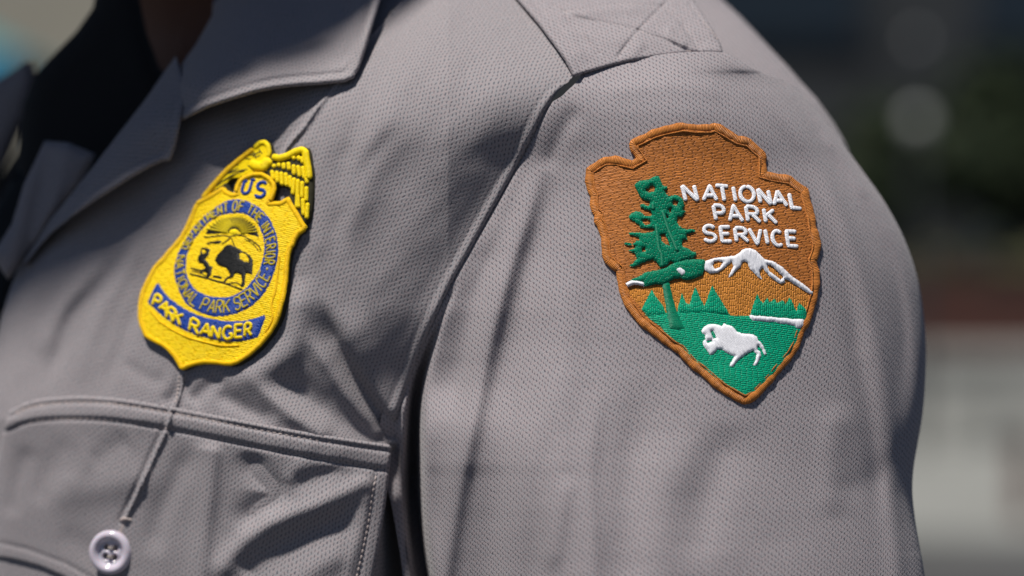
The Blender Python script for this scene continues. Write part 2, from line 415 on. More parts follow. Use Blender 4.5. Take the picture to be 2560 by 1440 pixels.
ZS, TS = sleeve_base(MX, MY)
FS = [
    # fold that rises beside the armhole, and the hollow right of it
    ([(1372, 330), (1345, 440), (1316, 540), (1280, 650), (1248, 760), (1222, 860), (1190, 1010), (1160, 1150), (1134, 1290), (1112, 1440), (1095, 1620)], 27, 26, 40, .25, 0),
    ([(1400, 380), (1370, 500), (1340, 620), (1306, 760), (1276, 900), (1262, 1040), (1240, 1200), (1210, 1440), (1200, 1600)], -19, 42, 54, .2, 0),
    ([(1240, 560), (1205, 680), (1175, 800), (1150, 900), (1120, 1060)], -19, 30, 38),
    ([(1310, 380), (1262, 500), (1215, 620), (1170, 730)], 5, 20),
    # roll next to the armpit hollow
    ([(1158, 680), (1122, 770), (1090, 860), (1070, 950), (1062, 1040), (1062, 1180), (1072, 1300), (1088, 1440), (1110, 1620)], 13, 26, 36, .3, 0),
    # broad soft folds lower down
    ([(1440, 560), (1420, 760), (1400, 950), (1370, 1200), (1350, 1440)], 14, 50, 50),
    ([(1400, 980), (1372, 1120), (1350, 1250), (1330, 1440), (1320, 1600)], -9, 30, 30, .3, 0),
    ([(1500, 940), (1478, 1080), (1470, 1220), (1478, 1360), (1484, 1600)], 10, 26, 44, .3, 0),
    ([(1640, 960), (1590, 1080), (1570, 1200), (1560, 1330), (1552, 1600)], -11, 50, 46, .3, 0),
    ([(1760, 1060), (1690, 1180), (1650, 1300), (1630, 1600)], 9, 54, 60, .3, 0),
    ([(1840, 1060), (1770, 1220), (1740, 1440)], -9, 50),
    ([(1420, 1180), (1400, 1300), (1375, 1440)], 8, 24),
    # folds over the shoulder cap running down the outside
    ([(1830, 150), (1910, 215), (1985, 310), (2056, 430), (2110, 560), (2158, 700), (2196, 860), (2220, 1040), (2236, 1240), (2250, 1500)], 15, 22, 30, .1, 0),
    ([(1960, 240), (2020, 300), (2062, 370), (2116, 462), (2176, 560), (2226, 660), (2254, 770), (2266, 900), (2260, 1040)], -20, 24, 32),
    ([(1860, 240), (1950, 330), (2030, 460), (2086, 600), (2126, 760), (2150, 900)], -8, 26),
    ([(2050, 330), (2110, 400), (2180, 500)], 10, 16),
    ([(2120, 760), (2150, 930), (2180, 1100), (2200, 1320)], -10, 24),
    ([(2100, 1000), (2080, 1140), (2090, 1300)], 9, 40),
    ([(2280, 1080), (2235, 1160), (2150, 1210), (2060, 1240)], -4, 34),
    ([(1500, 230), (1620, 210), (1740, 215), (1830, 240)], 6, 26),
    ([(1450, 260), (1400, 340), (1360, 430)], -8, 24),
]
zt = np.zeros_like(ZS); folds(zt, MX, MY, FS)
zt *= sstep(0, .05, 1.0 - TS)
ZS = ZS + zt + (wobble(MX, MY, 240, 2.0, 11) + wobble(MX, MY, 90, .35, 12)) * (1 - .8 * sstep(.6, .85, TS))
# the deep hollow of the armpit
HOL = smooth_line([(1150, 690), (1118, 760), (1086, 840), (1058, 920), (1042, 990), (1036, 1070), (1035, 1180), (1040, 1290), (1052, 1400), (1066, 1480), (1090, 1620)], 4)
hd, ht, hs = seg_dist(MX, MY, HOL)
hw = 6 + 10 * sstep(0, .5, ht)
ZS -= (14 + 330 * sstep(.12, .55, ht)) * np.exp(-(hd / hw) ** 2) * sstep(-.01, .12, ht)
# under the welt of the seam
sd2 = MX - sx
ZS -= 6 * np.exp(-(np.clip(sd2, 0, None) / 6) ** 2) * sstep(185, 230, MY) * (1 - sstep(1100, 1180, MY))
ZS -= 70 * (1 - sstep(0, 46, sd2)) * sstep(1000, 1170, MY)
# the sleeve is sewn under the shirt front: along the seam it lies just below it
sy = np.arange(150.0, 1050.0, 6.0); sxy = interp(SEAM, sy)
tmp = Field(ZS); gap = CHEST.z(sxy - 5, sy) - 8 - tmp.z(sxy + 3, sy)
gp = np.interp(MY, sy, np.convolve(np.pad(gap, 3, mode='edge'), np.ones(7) / 7, 'valid')) * sstep(120, 170, MY) * (1 - sstep(1100, 1400, MY))
ZS += gp * np.exp(-(np.clip(sd2, 0, None) / 70) ** 2)
SLEEVE = Field(ZS)

shirt = empty('uniform_shirt', (float((1250 - 1280) * S), D0 + .06, CAMZ - .16))
tag(shirt, 'grey knit uniform shirt with yellow badge patch and brown arrowhead patch', 'shirt')
bpy.context.view_layer.update()
OFF = np.array(shirt.location)

def smake(name, V, F, mat, parent=None, uv=None, smooth=True):
    """mesh belonging to the shirt (coordinates relative to the shirt's origin)"""
    return make(name, np.asarray(V) - OFF, F, mat, parent or shirt, uv, smooth)

def grid_faces(nv, nu, flip=False):
    i = np.arange(nv - 1)[:, None] * nu + np.arange(nu - 1)[None]
    q = np.stack([i, i + nu, i + nu + 1, i + 1], -1).reshape(-1, 4)
    return (q[:, ::-1] if flip else q).tolist()

# ---- shirt front panel
ys = np.arange(-120, 1700, 4.0); nu = 360
xr_ = interp(SEAM, ys).copy()
xr_ = np.where(ys > 1085, interp([(1085, 986), (1110, 1000), (1200, 1050), (1760, 1100)], ys), xr_)
xl_ = interp([(-240, 640), (-60, 620), (60, 540), (160, 490), (220, 460), (300, 420), (360, 360), (420, 300), (520, 190), (590, 112), (660, 50), (740, 19), (800, 1), (880, -13), (1000, -30), (1200, -42), (1760, -62)], ys)
tu = np.linspace(0, 1, nu)
X = xl_[:, None] + (xr_ - xl_)[:, None] * tu[None]; Y = np.repeat(ys[:, None], nu, 1)
Z = CHEST.z(X, Y)
V = W(X, Y, Z)
# turn the free edges under
edge = W(X[:, -1:] + 1, Y[:, -1:], Z[:, -1:] - 7); edge2 = W(X[:, -1:] - 8, Y[:, -1:], Z[:, -1:] - 16)
ledge = W(X[:, :1] + 6, Y[:, :1], Z[:, :1] - 60); ledge2 = W(X[:, :1] + 60, Y[:, :1], Z[:, :1] - 120)
V = np.concatenate([ledge2, ledge, V, edge, edge2], 1); n2_ = nu + 4
UV = CHEST.uv(X, Y, math.radians(24)); UV = np.concatenate([UV[:, :1], UV[:, :1], UV, UV[:, -1:], UV[:, -1:]], 1)
front = smake('shirt_front', V.reshape(-1, 3), grid_faces(len(ys), n2_), M['cloth'], uv=UV.reshape(-1, 2))

# ---- sleeve: front half from the field, closed by a plain back half
vs = np.concatenate([np.linspace(0, 60, 16)[:-1], np.arange(60, 1570, 4.0)]); y0 = 130 + vs
th = np.linspace(0, math.pi / 2, 190)
tl = np.concatenate([np.linspace(-.03, SL_T0, 150)[:-1], SL_T0 + (1 - SL_T0) * np.sin(th)])
cosb = np.concatenate([np.ones(149), np.cos(th)])
Y0 = np.repeat(y0[:, None], len(tl), 1)
X = interp(SEAM, Y0) + (interp(RIGHT, Y0) - interp(SEAM, Y0)) * tl[None]
Y = Y0 + 0.0
for _ in range(14):
    X = interp(SEAM, Y0) + (interp(RIGHT, Y) - interp(SEAM, Y0)) * tl[None]
    Y = .5 * Y + .5 * (Y0 + (interp(TOPS, X) - 130) * np.exp(-(Y0 - 130) / 120.0))
X = np.minimum(X, interp(RIGHT, Y))
Z = SLEEVE.z(X, Y)
# silhouette rows need the exact profile, not the sampled one
zb, tb = sleeve_base(X, Y)
zs_exact = zb + SLEEVE.s(ZS - sleeve_base(MX, MY)[0], np.minimum(X, interp(RIGHT, Y) - 8), Y)
Z = np.where(tl[None] > .8, zs_exact, Z)
# roll away along the top seam
dt = np.clip((Y - interp(TOPS, X)) / 26.0, 0, 1)
Z = Z - 26 * (1 - np.sqrt(1 - (1 - dt) ** 2)) * sstep(1780, 1840, X)
back = []
zb_end = Z[:, -1]; xe = X[:, -1]; ye = Y[:, -1]; wdt = xe - X[:, 5]
for k, a in enumerate(np.linspace(0.06, 1.0, 24)):
    ph = a * math.pi
    bx = xe - wdt * .5 * (1 - math.cos(ph)); bz = zb_end - 420 * math.sin(ph) ** .8 * sstep(0, 200, ye - 150) - 30 * a
    back.append(np.stack([bx, ye + 0 * bx, bz], -1))
back = np.stack(back, 1)
VB = W(back[..., 0], back[..., 1], back[..., 2])
# keep the turned-up top edge closed
tr = W(X[:1], Y[:1] + 4, Z[:1] - 60); trb = W(back[:1, :, 0], back[:1, :, 1] + 4, back[:1, :, 2] - 60)
VV = np.concatenate([np.concatenate([tr, W(X, Y, Z)], 0), np.concatenate([trb, VB], 0)], 1)
UV = SLEEVE.uv(X, Y, math.radians(-3)); UV = np.concatenate([UV[:1], UV], 0); nb = back.shape[1]
UB = UV[:, -1:] + np.stack([np.arange(1, nb + 1) * .3, 0 * np.arange(nb)], -1)[None]
UV = np.concatenate([UV, UB], 1)
sleeve = smake('sleeve', VV.reshape(-1, 3), grid_faces(VV.shape[0], VV.shape[1]), M['cloth_warm'], uv=UV.reshape(-1, 2))

# ---- sheets of cloth with their own outline
def triangulate(poly, sp, holes=(), inner=.6, rag=0):
    rr_ = np.random.default_rng(len(poly) * 7 + 1)
    P = np.asarray(poly, float)
    def dens(Q):
        out = []
        for a, b in zip(Q, np.roll(Q, -1, 0)):
            n = max(1, int(np.hypot(*(b - a)) / sp)); out += [a + (b - a) * k / n for k in range(n)]
        out = np.array(out); return out + rr_.normal(0, rag, out.shape) if rag else out
    loops = [dens(P)] + [dens(np.asarray(h, float)) for h in holes]
    gx = np.arange(P[:, 0].min(), P[:, 0].max(), sp); gy = np.arange(P[:, 1].min(), P[:, 1].max(), sp * .87)
    A, B = np.meshgrid(gx, gy); A = A + (np.arange(len(gy)) % 2)[:, None] * sp * .5
    A, B = A.ravel(), B.ravel()
    ok = inside(A, B, P)
    for h in holes: ok &= ~inside(A, B, h)
    A, B = A[ok], B[ok]; d = np.full(A.shape, 1e9)
    for L in loops: d = np.minimum(d, seg_dist(A, B, L, True)[0])
    A, B = A[d > sp * inner], B[d > sp * inner]
    pts, edges, c = [], [], 0
    for L in loops:
        pts += L.tolist(); edges += [(c + i, c + (i + 1) % len(L)) for i in range(len(L))]; c += len(L)
    nb_ = c; pts += np.stack([A, B], -1).tolist()
    vo, eo, fo, *_ = delaunay_2d_cdt([Vector(p) for p in pts], edges, [], 0, 1e-5)
    VO = np.array([tuple(v) for v in vo]); F = [f for f in fo if len(f) == 3]
    C = np.array([VO[list(f)].mean(0) for f in F])
    k = inside(C[:, 0], C[:, 1], P)
    for h in holes: k &= ~inside(C[:, 0], C[:, 1], h)
    F = [f for f, q in zip(F, k) if q]
    # y runs down, so flip to face the viewer
    out = []
    for f in F:
        a, b, c_ = VO[list(f)]
        cr = (b[0]-a[0])*(c_[1]-a[1]) - (b[1]-a[1])*(c_[0]-a[0])
        out.append(tuple(f) if cr < 0 else tuple(f[::-1]))
    bd = np.full(len(VO), 1e9)
    for L in loops: bd = np.minimum(bd, seg_dist(VO[:, 0], VO[:, 1], L, True)[0])
    return VO, out, bd, loops

def boundary(F):
    cnt = {}
    for f in F:
        for i in range(len(f)):
            a, b = f[i], f[(i + 1) % len(f)]; cnt[(a, b)] = 1
    return [(a, b) for (a, b) in cnt if (b, a) not in cnt]

def sheet(name, poly, zf, mat, sp=8, thick=8, roll=7, ang=0., uvf=None, parent=None, curve=True, closed_smooth=2, holes=()):
    P = np.asarray(poly, float)
    VO, F, bd, _ = triangulate(P, sp, holes)
    x, y = VO[:, 0], VO[:, 1]
    z = zf(x, y, bd)
    r = np.clip(bd / roll, 0, 1); z = z - roll * (1 - np.sqrt(1 - (1 - r) ** 2))
    V = W(x, y, z); n = len(V)
    uvs = (uvf or CALM).uv(x, y, ang)
    be = boundary(F); bv = sorted({a for e in be for a in e}); m = {v: n + i for i, v in enumerate(bv)}
    m2 = {v: n + len(bv) + i for i, v in enumerate(bv)}
    cen = P.mean(0)
    Vb = W(x[bv], y[bv], z[bv] - thick); 
    # second ring, turned inwards so the underside reads as cloth
    dirx, diry = cen[0] - x[bv], cen[1] - y[bv]; L = np.hypot(dirx, diry) + 1e-6
    Vc = W(x[bv] + dirx / L * 14, y[bv] + diry / L * 14, z[bv] - thick - 1)
    FF = list(F) + [(b, a, m[a], m[b]) for a, b in be] + [(m[b], m[a], m2[a], m2[b]) for a, b in be]
    return smake(name, np.vstack([V, Vb, Vc]), FF, mat, parent, np.vstack([uvs, uvs[bv], uvs[bv]]))

# shoulder strap with its stitched box
STRAP = [(1225, -70), (1262, -36), (1300, 8), (1345, 60), (1384, 112), (1412, 152), (1433, 193), (1452, 186), (1480, 178), (1520, 166), (1560, 156), (1640, 142), (1720, 133), (1770, 132), (1808, 133), (1802, 108), (1780, 70), (1758, 36), (1738, 4), (1712, -40), (1694, -70)]
def zp4(p): return [(1280 + a / 3.2, b / 3.2) for a, b in p]
STL = [zp4(q) for q in (
    [(330, 40), (400, 88), (560, 72), (760, 40), (960, 30), (1200, 52)],
    [(400, 92), (560, 150), (780, 190), (1000, 240), (1220, 320), (1450, 420), (1560, 436)],
    [(1270, -20), (1200, 52), (1100, 150), (1010, 245), (930, 340), (850, 450)],
    [(430, 130), (520, 230), (620, 340), (700, 430)],
    [(1225, 60), (1330, 150), (1410, 260), (1500, 400)],
    [(1420, 30), (1540, 180), (1660, 330)])]
def strap_z(x, y, bd):
    z = topfall(y) + 40 + 0.0 * x
    z = z + 10 * sstep(1250, 1450, x) - 45 * sstep(1560, 1850, x)
    fz = np.zeros_like(z)
    folds(fz, x, y, [([(1372, 40), (1470, 28), (1560, 20), (1640, 24)], 13, 16), ([(1400, 70), (1500, 90), (1580, 104)], 7, 16),
                     ([(1668, 60), (1680, 90), (1720, 122)], 11, 11), ([(1700, 44), (1730, 84), (1770, 120)], -7, 10), ([(1610, 100), (1570, 150)], 6, 14),
                     ([(1350, 20), (1400, 60), (1440, 120), (1470, 160)], 7, 12)])
    z = z + fz
    for q in STL:
        d, t, _ = seg_dist(x, y, smooth_line(q, 3)); z = z - 7.5 * np.exp(-(d / 4.0) ** 2)
    eb_, _, _ = seg_dist(x, y, STRAP[6:15]); z = z - 12 * (1 - sstep(0, 60, eb_))
    el, _, _ = seg_dist(x, y, STRAP[:7]); z = z + 7 * np.exp(-((el - 13) / 9) ** 2) - 4 * np.exp(-((el - 27) / 4) ** 2)
    return z
strap = sheet('shoulder_strap', STRAP, strap_z, M['cloth_warm'], sp=4, thick=22, roll=12, ang=math.radians(-6))

# back of the shoulder, out of focus behind the strap
YOKE = [(1640, -90), (1760, -70), (1806, 0), (1850, 40), (1890, 82), (1935, 130), (1970, 166), (2004, 206), (2041, 246), (2082, 303), (2110, 350), (2124, 382), (2120, 415), (2060, 390), (1960, 270), (1850, 190), (1700, 170)]
def yoke_z(x, y, bd):
    d, _, _ = seg_dist(x, y, YOKE[1:12])
    return -400 + topfall(y) * 1.2 - 0.5 * (x - 1800) - 120 * (1 - np.sqrt(1 - np.clip(1 - d / 150, 0, 1) ** 2))
sheet('shirt_yoke', YOKE, yoke_z, M['cloth_warm'], sp=10, thick=30, roll=6, ang=.4)

# ---- collar
COLLAR = [(540, -70), (600, -70), (980, -70), (962, -30), (948, 10), (930, 70), (912, 130), (898, 172), (884, 196), (862, 206), (800, 212), (740, 216), (690, 222), (640, 232), (580, 250), (520, 270), (470, 294), (448, 306), (440, 270), (425, 215), (450, 165), (490, 110), (530, 40)]
ROLL = [(560, -70), (545, -10), (500, 80), (450, 160), (430, 210), (440, 300)]
def collar_z(x, y, bd):
    z = CALM.z(x, y) + 36 + 110 * sstep(0, 300, np.hypot(x - 884, y - 196)) 
    # tip lies close to the chest; the lower edge stands off
    d, t, _ = seg_dist(x, y, ROLL)
    z = z + 26 * np.exp(-((d - 110) / 90) ** 2) - 150 * (1 - np.sqrt(1 - np.clip(1 - d / 95, 0, 1) ** 2))
    fz = np.zeros_like(z)
    folds(fz, x, y, [([(860, 20), (780, 90), (700, 130), (600, 170)], 16, 30), ([(840, 110), (740, 130), (640, 165), (560, 215)], -13, 20),
                     ([(930, -30), (900, 60), (872, 130), (850, 170)], -7, 12)])
    z = z + fz
    e, _, _ = seg_dist(x, y, COLLAR[2:18])
    return z + 9 * np.exp(-((e - 11) / 8) ** 2) - 8 * np.exp(-((e - 25) / 4.5) ** 2)
sheet('collar', COLLAR, collar_z, M['cloth'], sp=5, thick=20, roll=12, ang=math.radians(50))

LAPEL = [(440, 140), (470, 230), (462, 262), (452, 302), (446, 336), (438, 372), (426, 402), (408, 404), (380, 416), (330, 444), (280, 476), (230, 508), (180, 542), (130, 582), (92, 624), (60, 664), (50, 640), (80, 600), (150, 520), (230, 420), (300, 330), (370, 240), (410, 180)]
LROLL = [(430, 140), (400, 190), (340, 270), (270, 360), (190, 460), (110, 560), (52, 650)]
def lapel_z(x, y, bd):
    d, _, _ = seg_dist(x, y, LROLL)
    z = CALM.z(x, y) + 80 + 40 * sstep(0, 130, np.hypot(x - 426, y - 402)) - 110 * (1 - np.sqrt(1 - np.clip(1 - d / 60, 0, 1) ** 2))
    z = z - 20 * sstep(150, 0, np.hypot(x - 60, y - 664)) - 22 * sstep(330, 230, y)
    e, _, _ = seg_dist(x, y, LAPEL[2:16])
    return z + 4 * np.exp(-((e - 9) / 7) ** 2) - 4 * np.exp(-((e - 24) / 5) ** 2)
sheet('lapel', LAPEL, lapel_z, M['cloth'], sp=7, thick=12, roll=8, ang=math.radians(40))

# inside facing left of the lapel, and the far half of the shirt
FACING = [(112, 352), (170, 356), (240, 385), (200, 470), (120, 560), (70, 640), (20, 700), (-20, 640), (30, 560), (60, 460)]
sheet('placket', FACING, lambda x, y, b: -560 + 0.25 * (x - 100) - 22 * np.exp(-((x - 110 + (y - 420) * .2) / 22) ** 2) + 10 * np.exp(-((x - 160 + (y - 420) * .3) / 22) ** 2), M['cloth'], sp=10, ang=.5, roll=36)
FAR = [(-330, 380), (-200, 260), (-60, 230), (20, 180), (60, 152), (82, 150), (96, 200), (80, 262), (50, 330), (20, 400), (-40, 520), (-120, 700), (-330, 900)]
sheet('shirt_far_side', FAR, lambda x, y, b: -1500 + 0.2 * x - 60 * (1 - np.sqrt(1 - np.clip(1 - b / 60, 0, 1) ** 2)), M['cloth'], sp=16, ang=.9)

# ---- pocket flap
def flap_right(y): return interp([(1100, 979), (1175, 974), (1230, 968), (1300, 958), (1440, 932), (1760, 880)], y)
FLAPB = [(-60, 1388), (0, 1392), (60, 1406), (150, 1440), (260, 1500), (420, 1600), (600, 1640), (800, 1640), (900, 1640)]
top_pts = [(x_, float(interp(PT, x_))) for x_ in (22, 40, 60, 85, 110, 150, 200, 250, 300, 365, 430, 520, 620, 720, 800, 880, 930, 972)]
right_pts = [(979, 1118), (976, 1150), (974, 1175), (968, 1230), (958, 1300), (946, 1370), (932, 1440), (915, 1530), (900, 1640)]
FLAP = top_pts + right_pts + [(700, 1640), (500, 1620), (380, 1575), (260, 1500), (200, 1466), (150, 1440), (105, 1420), (60, 1407), (20, 1398), (-40, 1394), (-34, 1300), (-20, 1200), (0, 1120), (12, 1060)]
FP = [
    ([(527, 1090), (530, 1150), (524, 1230), (510, 1330), (500, 1460)], 22, 24, 34, .1, 0),
    ([(940, 1190), (880, 1225), (802, 1262), (720, 1292), (640, 1330), (570, 1400), (540, 1460)], 24, 30, 26, .1, .1),
    ([(600, 1120), (650, 1180), (690, 1235), (640, 1275), (590, 1330)], -26, 30, 36),
    ([(860, 1150), (800, 1190), (720, 1215)], -14, 24, 26),
    ([(900, 1290), (800, 1330), (700, 1380), (610, 1450)], -22, 42, 42, .2, .1),
    ([(880, 1380), (780, 1430), (700, 1500)], 10, 30),
    ([(920, 1230), (905, 1310), (880, 1400), (860, 1500)], 8, 14, 18, .1, 0),
    ([(480, 1110), (440, 1200), (400, 1290), (380, 1400)], -14, 28, 30),
    ([(330, 1095), (265, 1130), (215, 1150)], -8, 30), ([(400, 1180), (300, 1210), (180, 1230), (100, 1240)], 12, 40),
    ([(180, 1090), (120, 1180), (90, 1270)], -6, 30), ([(250, 1100), (200, 1180), (150, 1220)], 5, 26),
    ([(80, 1110), (44, 1200), (26, 1300)], -8, 26), ([(760, 1130), (740, 1180), (720, 1215)], 7, 22),
    ([(140, 1330), (220, 1370), (300, 1440)], -5, 30),
]
ZP = ZC_CALM + 18 + wobble(MX, MY, 200, 2.0, 31)
ZP = ZP + 0
zt = np.zeros_like(ZP); folds(zt, MX, MY, FP)
dd = MY - ptop
LOW = interp([(-320, 80), (20, 45), (100, 52), (200, 56), (430, 56), (600, 58), (800, 60), (975, 64), (2500, 64)], MX)
ZP += .78 * zt * sstep(0, 40, dd - LOW)
ZP += -7 * np.exp(-((dd - 15) / 3.8) ** 2) + 4 * np.exp(-((dd - 6) / 5) ** 2) + 6 * np.exp(-((dd - (LOW + 15) / 2) / 19) ** 4) - 8 * np.exp(-((dd - LOW - 2) / 4.5) ** 2)
# small puckers of the band
ZP += 1.6 * np.sin(MX / 17 + 2 * np.sin(MX / 61)) * np.exp(-((dd - (LOW + 15) / 2) / 22) ** 2)
CREASE2 = [(430, 1020), (424, 1050), (414, 1082), (392, 1130), (360, 1200), (334, 1256), (312, 1300)]
cc, _, cs = seg_dist(MX, MY, smooth_line(CREASE2, 4))
ZP += 8 * np.exp(-(cc / 6) ** 2) - 6 * np.exp(-(np.abs(cc - 11) / 6) ** 2) * (cs < 0)
# the bottom hem of the flap and a seam along its right edge
er, _, _ = seg_dist(MX, MY, [(974, 1175), (968, 1230), (958, 1300), (946, 1370), (932, 1440), (900, 1640)])
ZP += -4 * np.exp(-((er - 34) / 5) ** 2) * (MY > 1170)
eb, _, _ = seg_dist(MX, MY, FLAPB)
ZP += -4 * np.exp(-((eb - 34) / 5) ** 2) * (MY < interp(FLAPB, MX))
FLAPF = Field(ZP)
flap = sheet('pocket_flap', FLAP, lambda x, y, bd: FLAPF.z(x, y), M['cloth'], sp=5, thick=16, roll=8, ang=math.radians(7), uvf=FLAPF)
# pocket body showing under the flap's lower left edge
POCK = [(-60, 1370), (60, 1380), (200, 1430), (400, 1540), (600, 1600), (600, 1690), (-60, 1690)]
sheet('pocket', POCK, lambda x, y, bd: CALM.z(x, y) + 7, M['cloth'], sp=12, thick=8, roll=4, ang=math.radians(4))

# ---- strokes laid on a field: half-round ribbons
def resample(P, step):
    P = np.asarray(P, float); L = np.hypot(*(P[1:] - P[:-1]).T); s_ = np.concatenate([[0], np.cumsum(L)])
    n = max(2, int(s_[-1] / step) + 1); q = np.linspace(0, s_[-1], n)
    return np.stack([np.interp(q, s_, P[:, 0]), np.interp(q, s_, P[:, 1])], -1), q

def ribbon_arrays(P, field, hw, h, base=0, step=3.0, closed=False, nseg=6, varw=0, seed=0, cap=True, zf=None):
    P = np.asarray(P, float)
    if closed: P = np.vstack([P, P[:1]])
    Q, q = resample(P, step)
    if closed: Q, q = Q[:-1], q[:-1]
    n = len(Q)
    if closed: T = np.roll(Q, -1, 0) - np.roll(Q, 1, 0)
    else: T = np.gradient(Q, axis=0)
    T /= np.hypot(*T.T)[:, None] + 1e-9; N = np.stack([-T[:, 1], T[:, 0]], -1)
    r = np.random.default_rng(seed)
    wv = np.full(n, float(hw))
    hv = np.full(n, float(h))
    if varw:
        m_ = sum(np.sin(q / f + r.uniform(0, 6)) for f in (9, 17, 31, 5.3)) / 3
        wv *= 1 + varw * m_; hv *= 1 + varw * 1.5 * m_
    if cap and not closed:
        e = np.minimum(q, q[-1] - q); c = np.sqrt(np.clip(1 - (1 - np.clip(e / hw, 0, 1)) ** 2, 0.02, 1)); wv = wv * (0.35 + .65 * c); hv = hv * c
    a = np.linspace(math.pi, 0, nseg + 1)
    off = np.cos(a)[None] * wv[:, None]; hh = base + np.sin(a)[None] ** .8 * hv[:, None]
    x = Q[:, :1] + N[:, :1] * off; y = Q[:, 1:] + N[:, 1:] * off
    V = field.lift(x, y, hh) if zf is None else W(x, y, zf(x, y) + hh)
    uv = np.stack([off, np.repeat(q[:, None], nseg + 1, 1)], -1) * .01
    F = grid_faces(n, nseg + 1)
    if closed:
        k = (n - 1) * (nseg + 1)
        F += [(k + i, i, i + 1, k + i + 1) for i in range(nseg)]
    # make faces look outwards
    a0, a1, a2 = V.reshape(-1, 3)[[F[len(F)//2][0], F[len(F)//2][1], F[len(F)//2][2]]]
    if np.cross(a1 - a0, a2 - a0)[1] > 0: F = [f[::-1] for f in F]
    return V.reshape(-1, 3), F, uv.reshape(-1, 2)

def join(parts):
    V, F, U, c = [], [], [], 0
    for v, f, u in parts:
        V.append(v); U.append(u); F += [tuple(i + c for i in q) for q in f]; c += len(v)
    return np.vstack(V), F, np.vstack(U)

def ribbon(name, lines, field, hw, h, mat, parent, **kw):
    if not isinstance(lines[0][0], (tuple, list, np.ndarray)): lines = [lines]
    V, F, U = join([ribbon_arrays(l, field, hw, h, **kw) for l in lines])
    return smake(name, V, F, mat, parent, U)

def fill(name, poly, field, off, mat, parent, holes=(), sp=6, puff=4, pw=5, ang=0., edge=-2, rag=.55):
    if name == 'patch_tree_crown': rag = 1.0
    VO, F, bd, _ = triangulate(poly, sp, holes, rag=rag)
    x, y = VO[:, 0], VO[:, 1]
    h = off + edge + (puff - edge) * (1 - np.exp(-bd / pw))
    V = field.lift(x, y, h); c, s_ = math.cos(ang), math.sin(ang)
    uv = np.stack([x * c + y * s_, -x * s_ + y * c], -1) * .01
    return smake(name, V, F, mat, parent, uv)

# ---- stitches (too small to pick apart): rows of short raised threads
def stitch_row(name, line, field, parent, ln=11, gap=4.5, hw=2.1, h=2.6, base=1.0, mat=None):
    Q, q = resample(smooth_line(line, 5), 1.0); parts = []; s_ = 0.0
    while s_ + ln < q[-1]:
        jit = random.uniform(-.8, .8)
        i, j = int(s_), int(min(s_ + ln, len(Q) - 1))
        seg = Q[[i, (i + j) // 2, j]] + np.array([[0, jit * .5], [0, 0], [0, -jit * .5]])
        parts.append(ribbon_arrays(seg, field, hw, h, base=base, step=2.5, nseg=4)); s_ += ln + gap
    V, F, U = join(parts); o = smake(name, V, F, mat or M['seamthread'], parent, U); o['kind'] = 'stuff'; return o

lowx = lambda x_: float(interp([(-320, 80), (20, 45), (100, 52), (200, 56), (430, 56), (600, 58), (800, 60), (975, 64), (2500, 64)], x_))
stitch_row('stitching', [(x_, float(interp(PT, x_)) + 16) for x_ in range(40, 970, 40)], FLAPF, flap)
stitch_row('stitching', [(x_, float(interp(PT, x_)) + lowx(x_) + 1) for x_ in range(30, 975, 40)], FLAPF, flap)
stitch_row('stitching', [(940, 1190), (930, 1240), (922, 1300), (908, 1370), (890, 1450), (870, 1540)], FLAPF, flap, base=0)
stitch_row('stitching', [(448, 940), (446, 975), (440, 1010)], CHEST, front, ln=7, gap=3)
class Lifted:
    """adapter so ribbons can lie on a sheet's own height function"""
    def __init__(s, f): s.f = f
    def lift(s, x, y, h): return W(x, y, s.f(x, y, None) + h)
sheetz = Lifted(lambda x, y, b: strap_z(x.ravel(), y.ravel(), None).reshape(x.shape))
for q in STL: stitch_row('stitching', q, sheetz, strap, ln=6, gap=3, hw=1.2, h=1.4, base=-.3, mat=M['seamthread'])

# pinched crease: cord-like edge
ribbon('front_crease', [[p for p in CREASE if p[1] >= 250 and p[1] < 380]], CHEST, 2.2, 2.2, M['cloth'], shirt, base=-.4, varw=.3)
ribbon('front_crease', [[(462, 925), (458, 950), (452, 985), (440, 1014)]], CHEST, 2.6, 2.4, M['cloth'], shirt, base=-.4, varw=.35)
ribbon('front_crease', [smooth_line(CREASE2, 4)], FLAPF, 2.8, 2.4, M['cloth'], flap, base=-.4, varw=.4)
ribbon('front_crease', [[(1030, -60), (1008, 0), (960, 56), (922, 96), (905, 118)]], CHEST, 2.2, 2.2, M['cloth'], shirt, base=-.4, varw=.3)

# ---- button on the flap
def lathe(profile, n=48):
    V, F = [], []
    for k in range(n):
        a = 2 * math.pi * k / n
        for r_, z_ in profile: V.append((r_ * math.cos(a), r_ * math.sin(a), z_))
    m_ = len(profile)
    for k in range(n):
        for i in range(m_ - 1):
            F.append((k*m_+i, ((k+1) % n)*m_+i, ((k+1) % n)*m_+i+1, k*m_+i+1))
    return V, F
bx, by = 283, 1380
BS = 1.16
bmat, bnt, bb = newmat('pearly_lilac_plastic', (.5, .46, .53), .16); bb.inputs['Subsurface Weight'].default_value = .15; bb.inputs['Subsurface Scale'].default_value = .002; bb.inputs['Coat Weight'].default_value = .4
bN = bnt.nodes.new('ShaderNodeTexNoise'); bN.inputs['Scale'].default_value = 400
bnt.links.new(mixc(bnt, bN.outputs['Fac'], (.54, .49, .56), (.46, .42, .50)), bb.inputs['Base Color'])
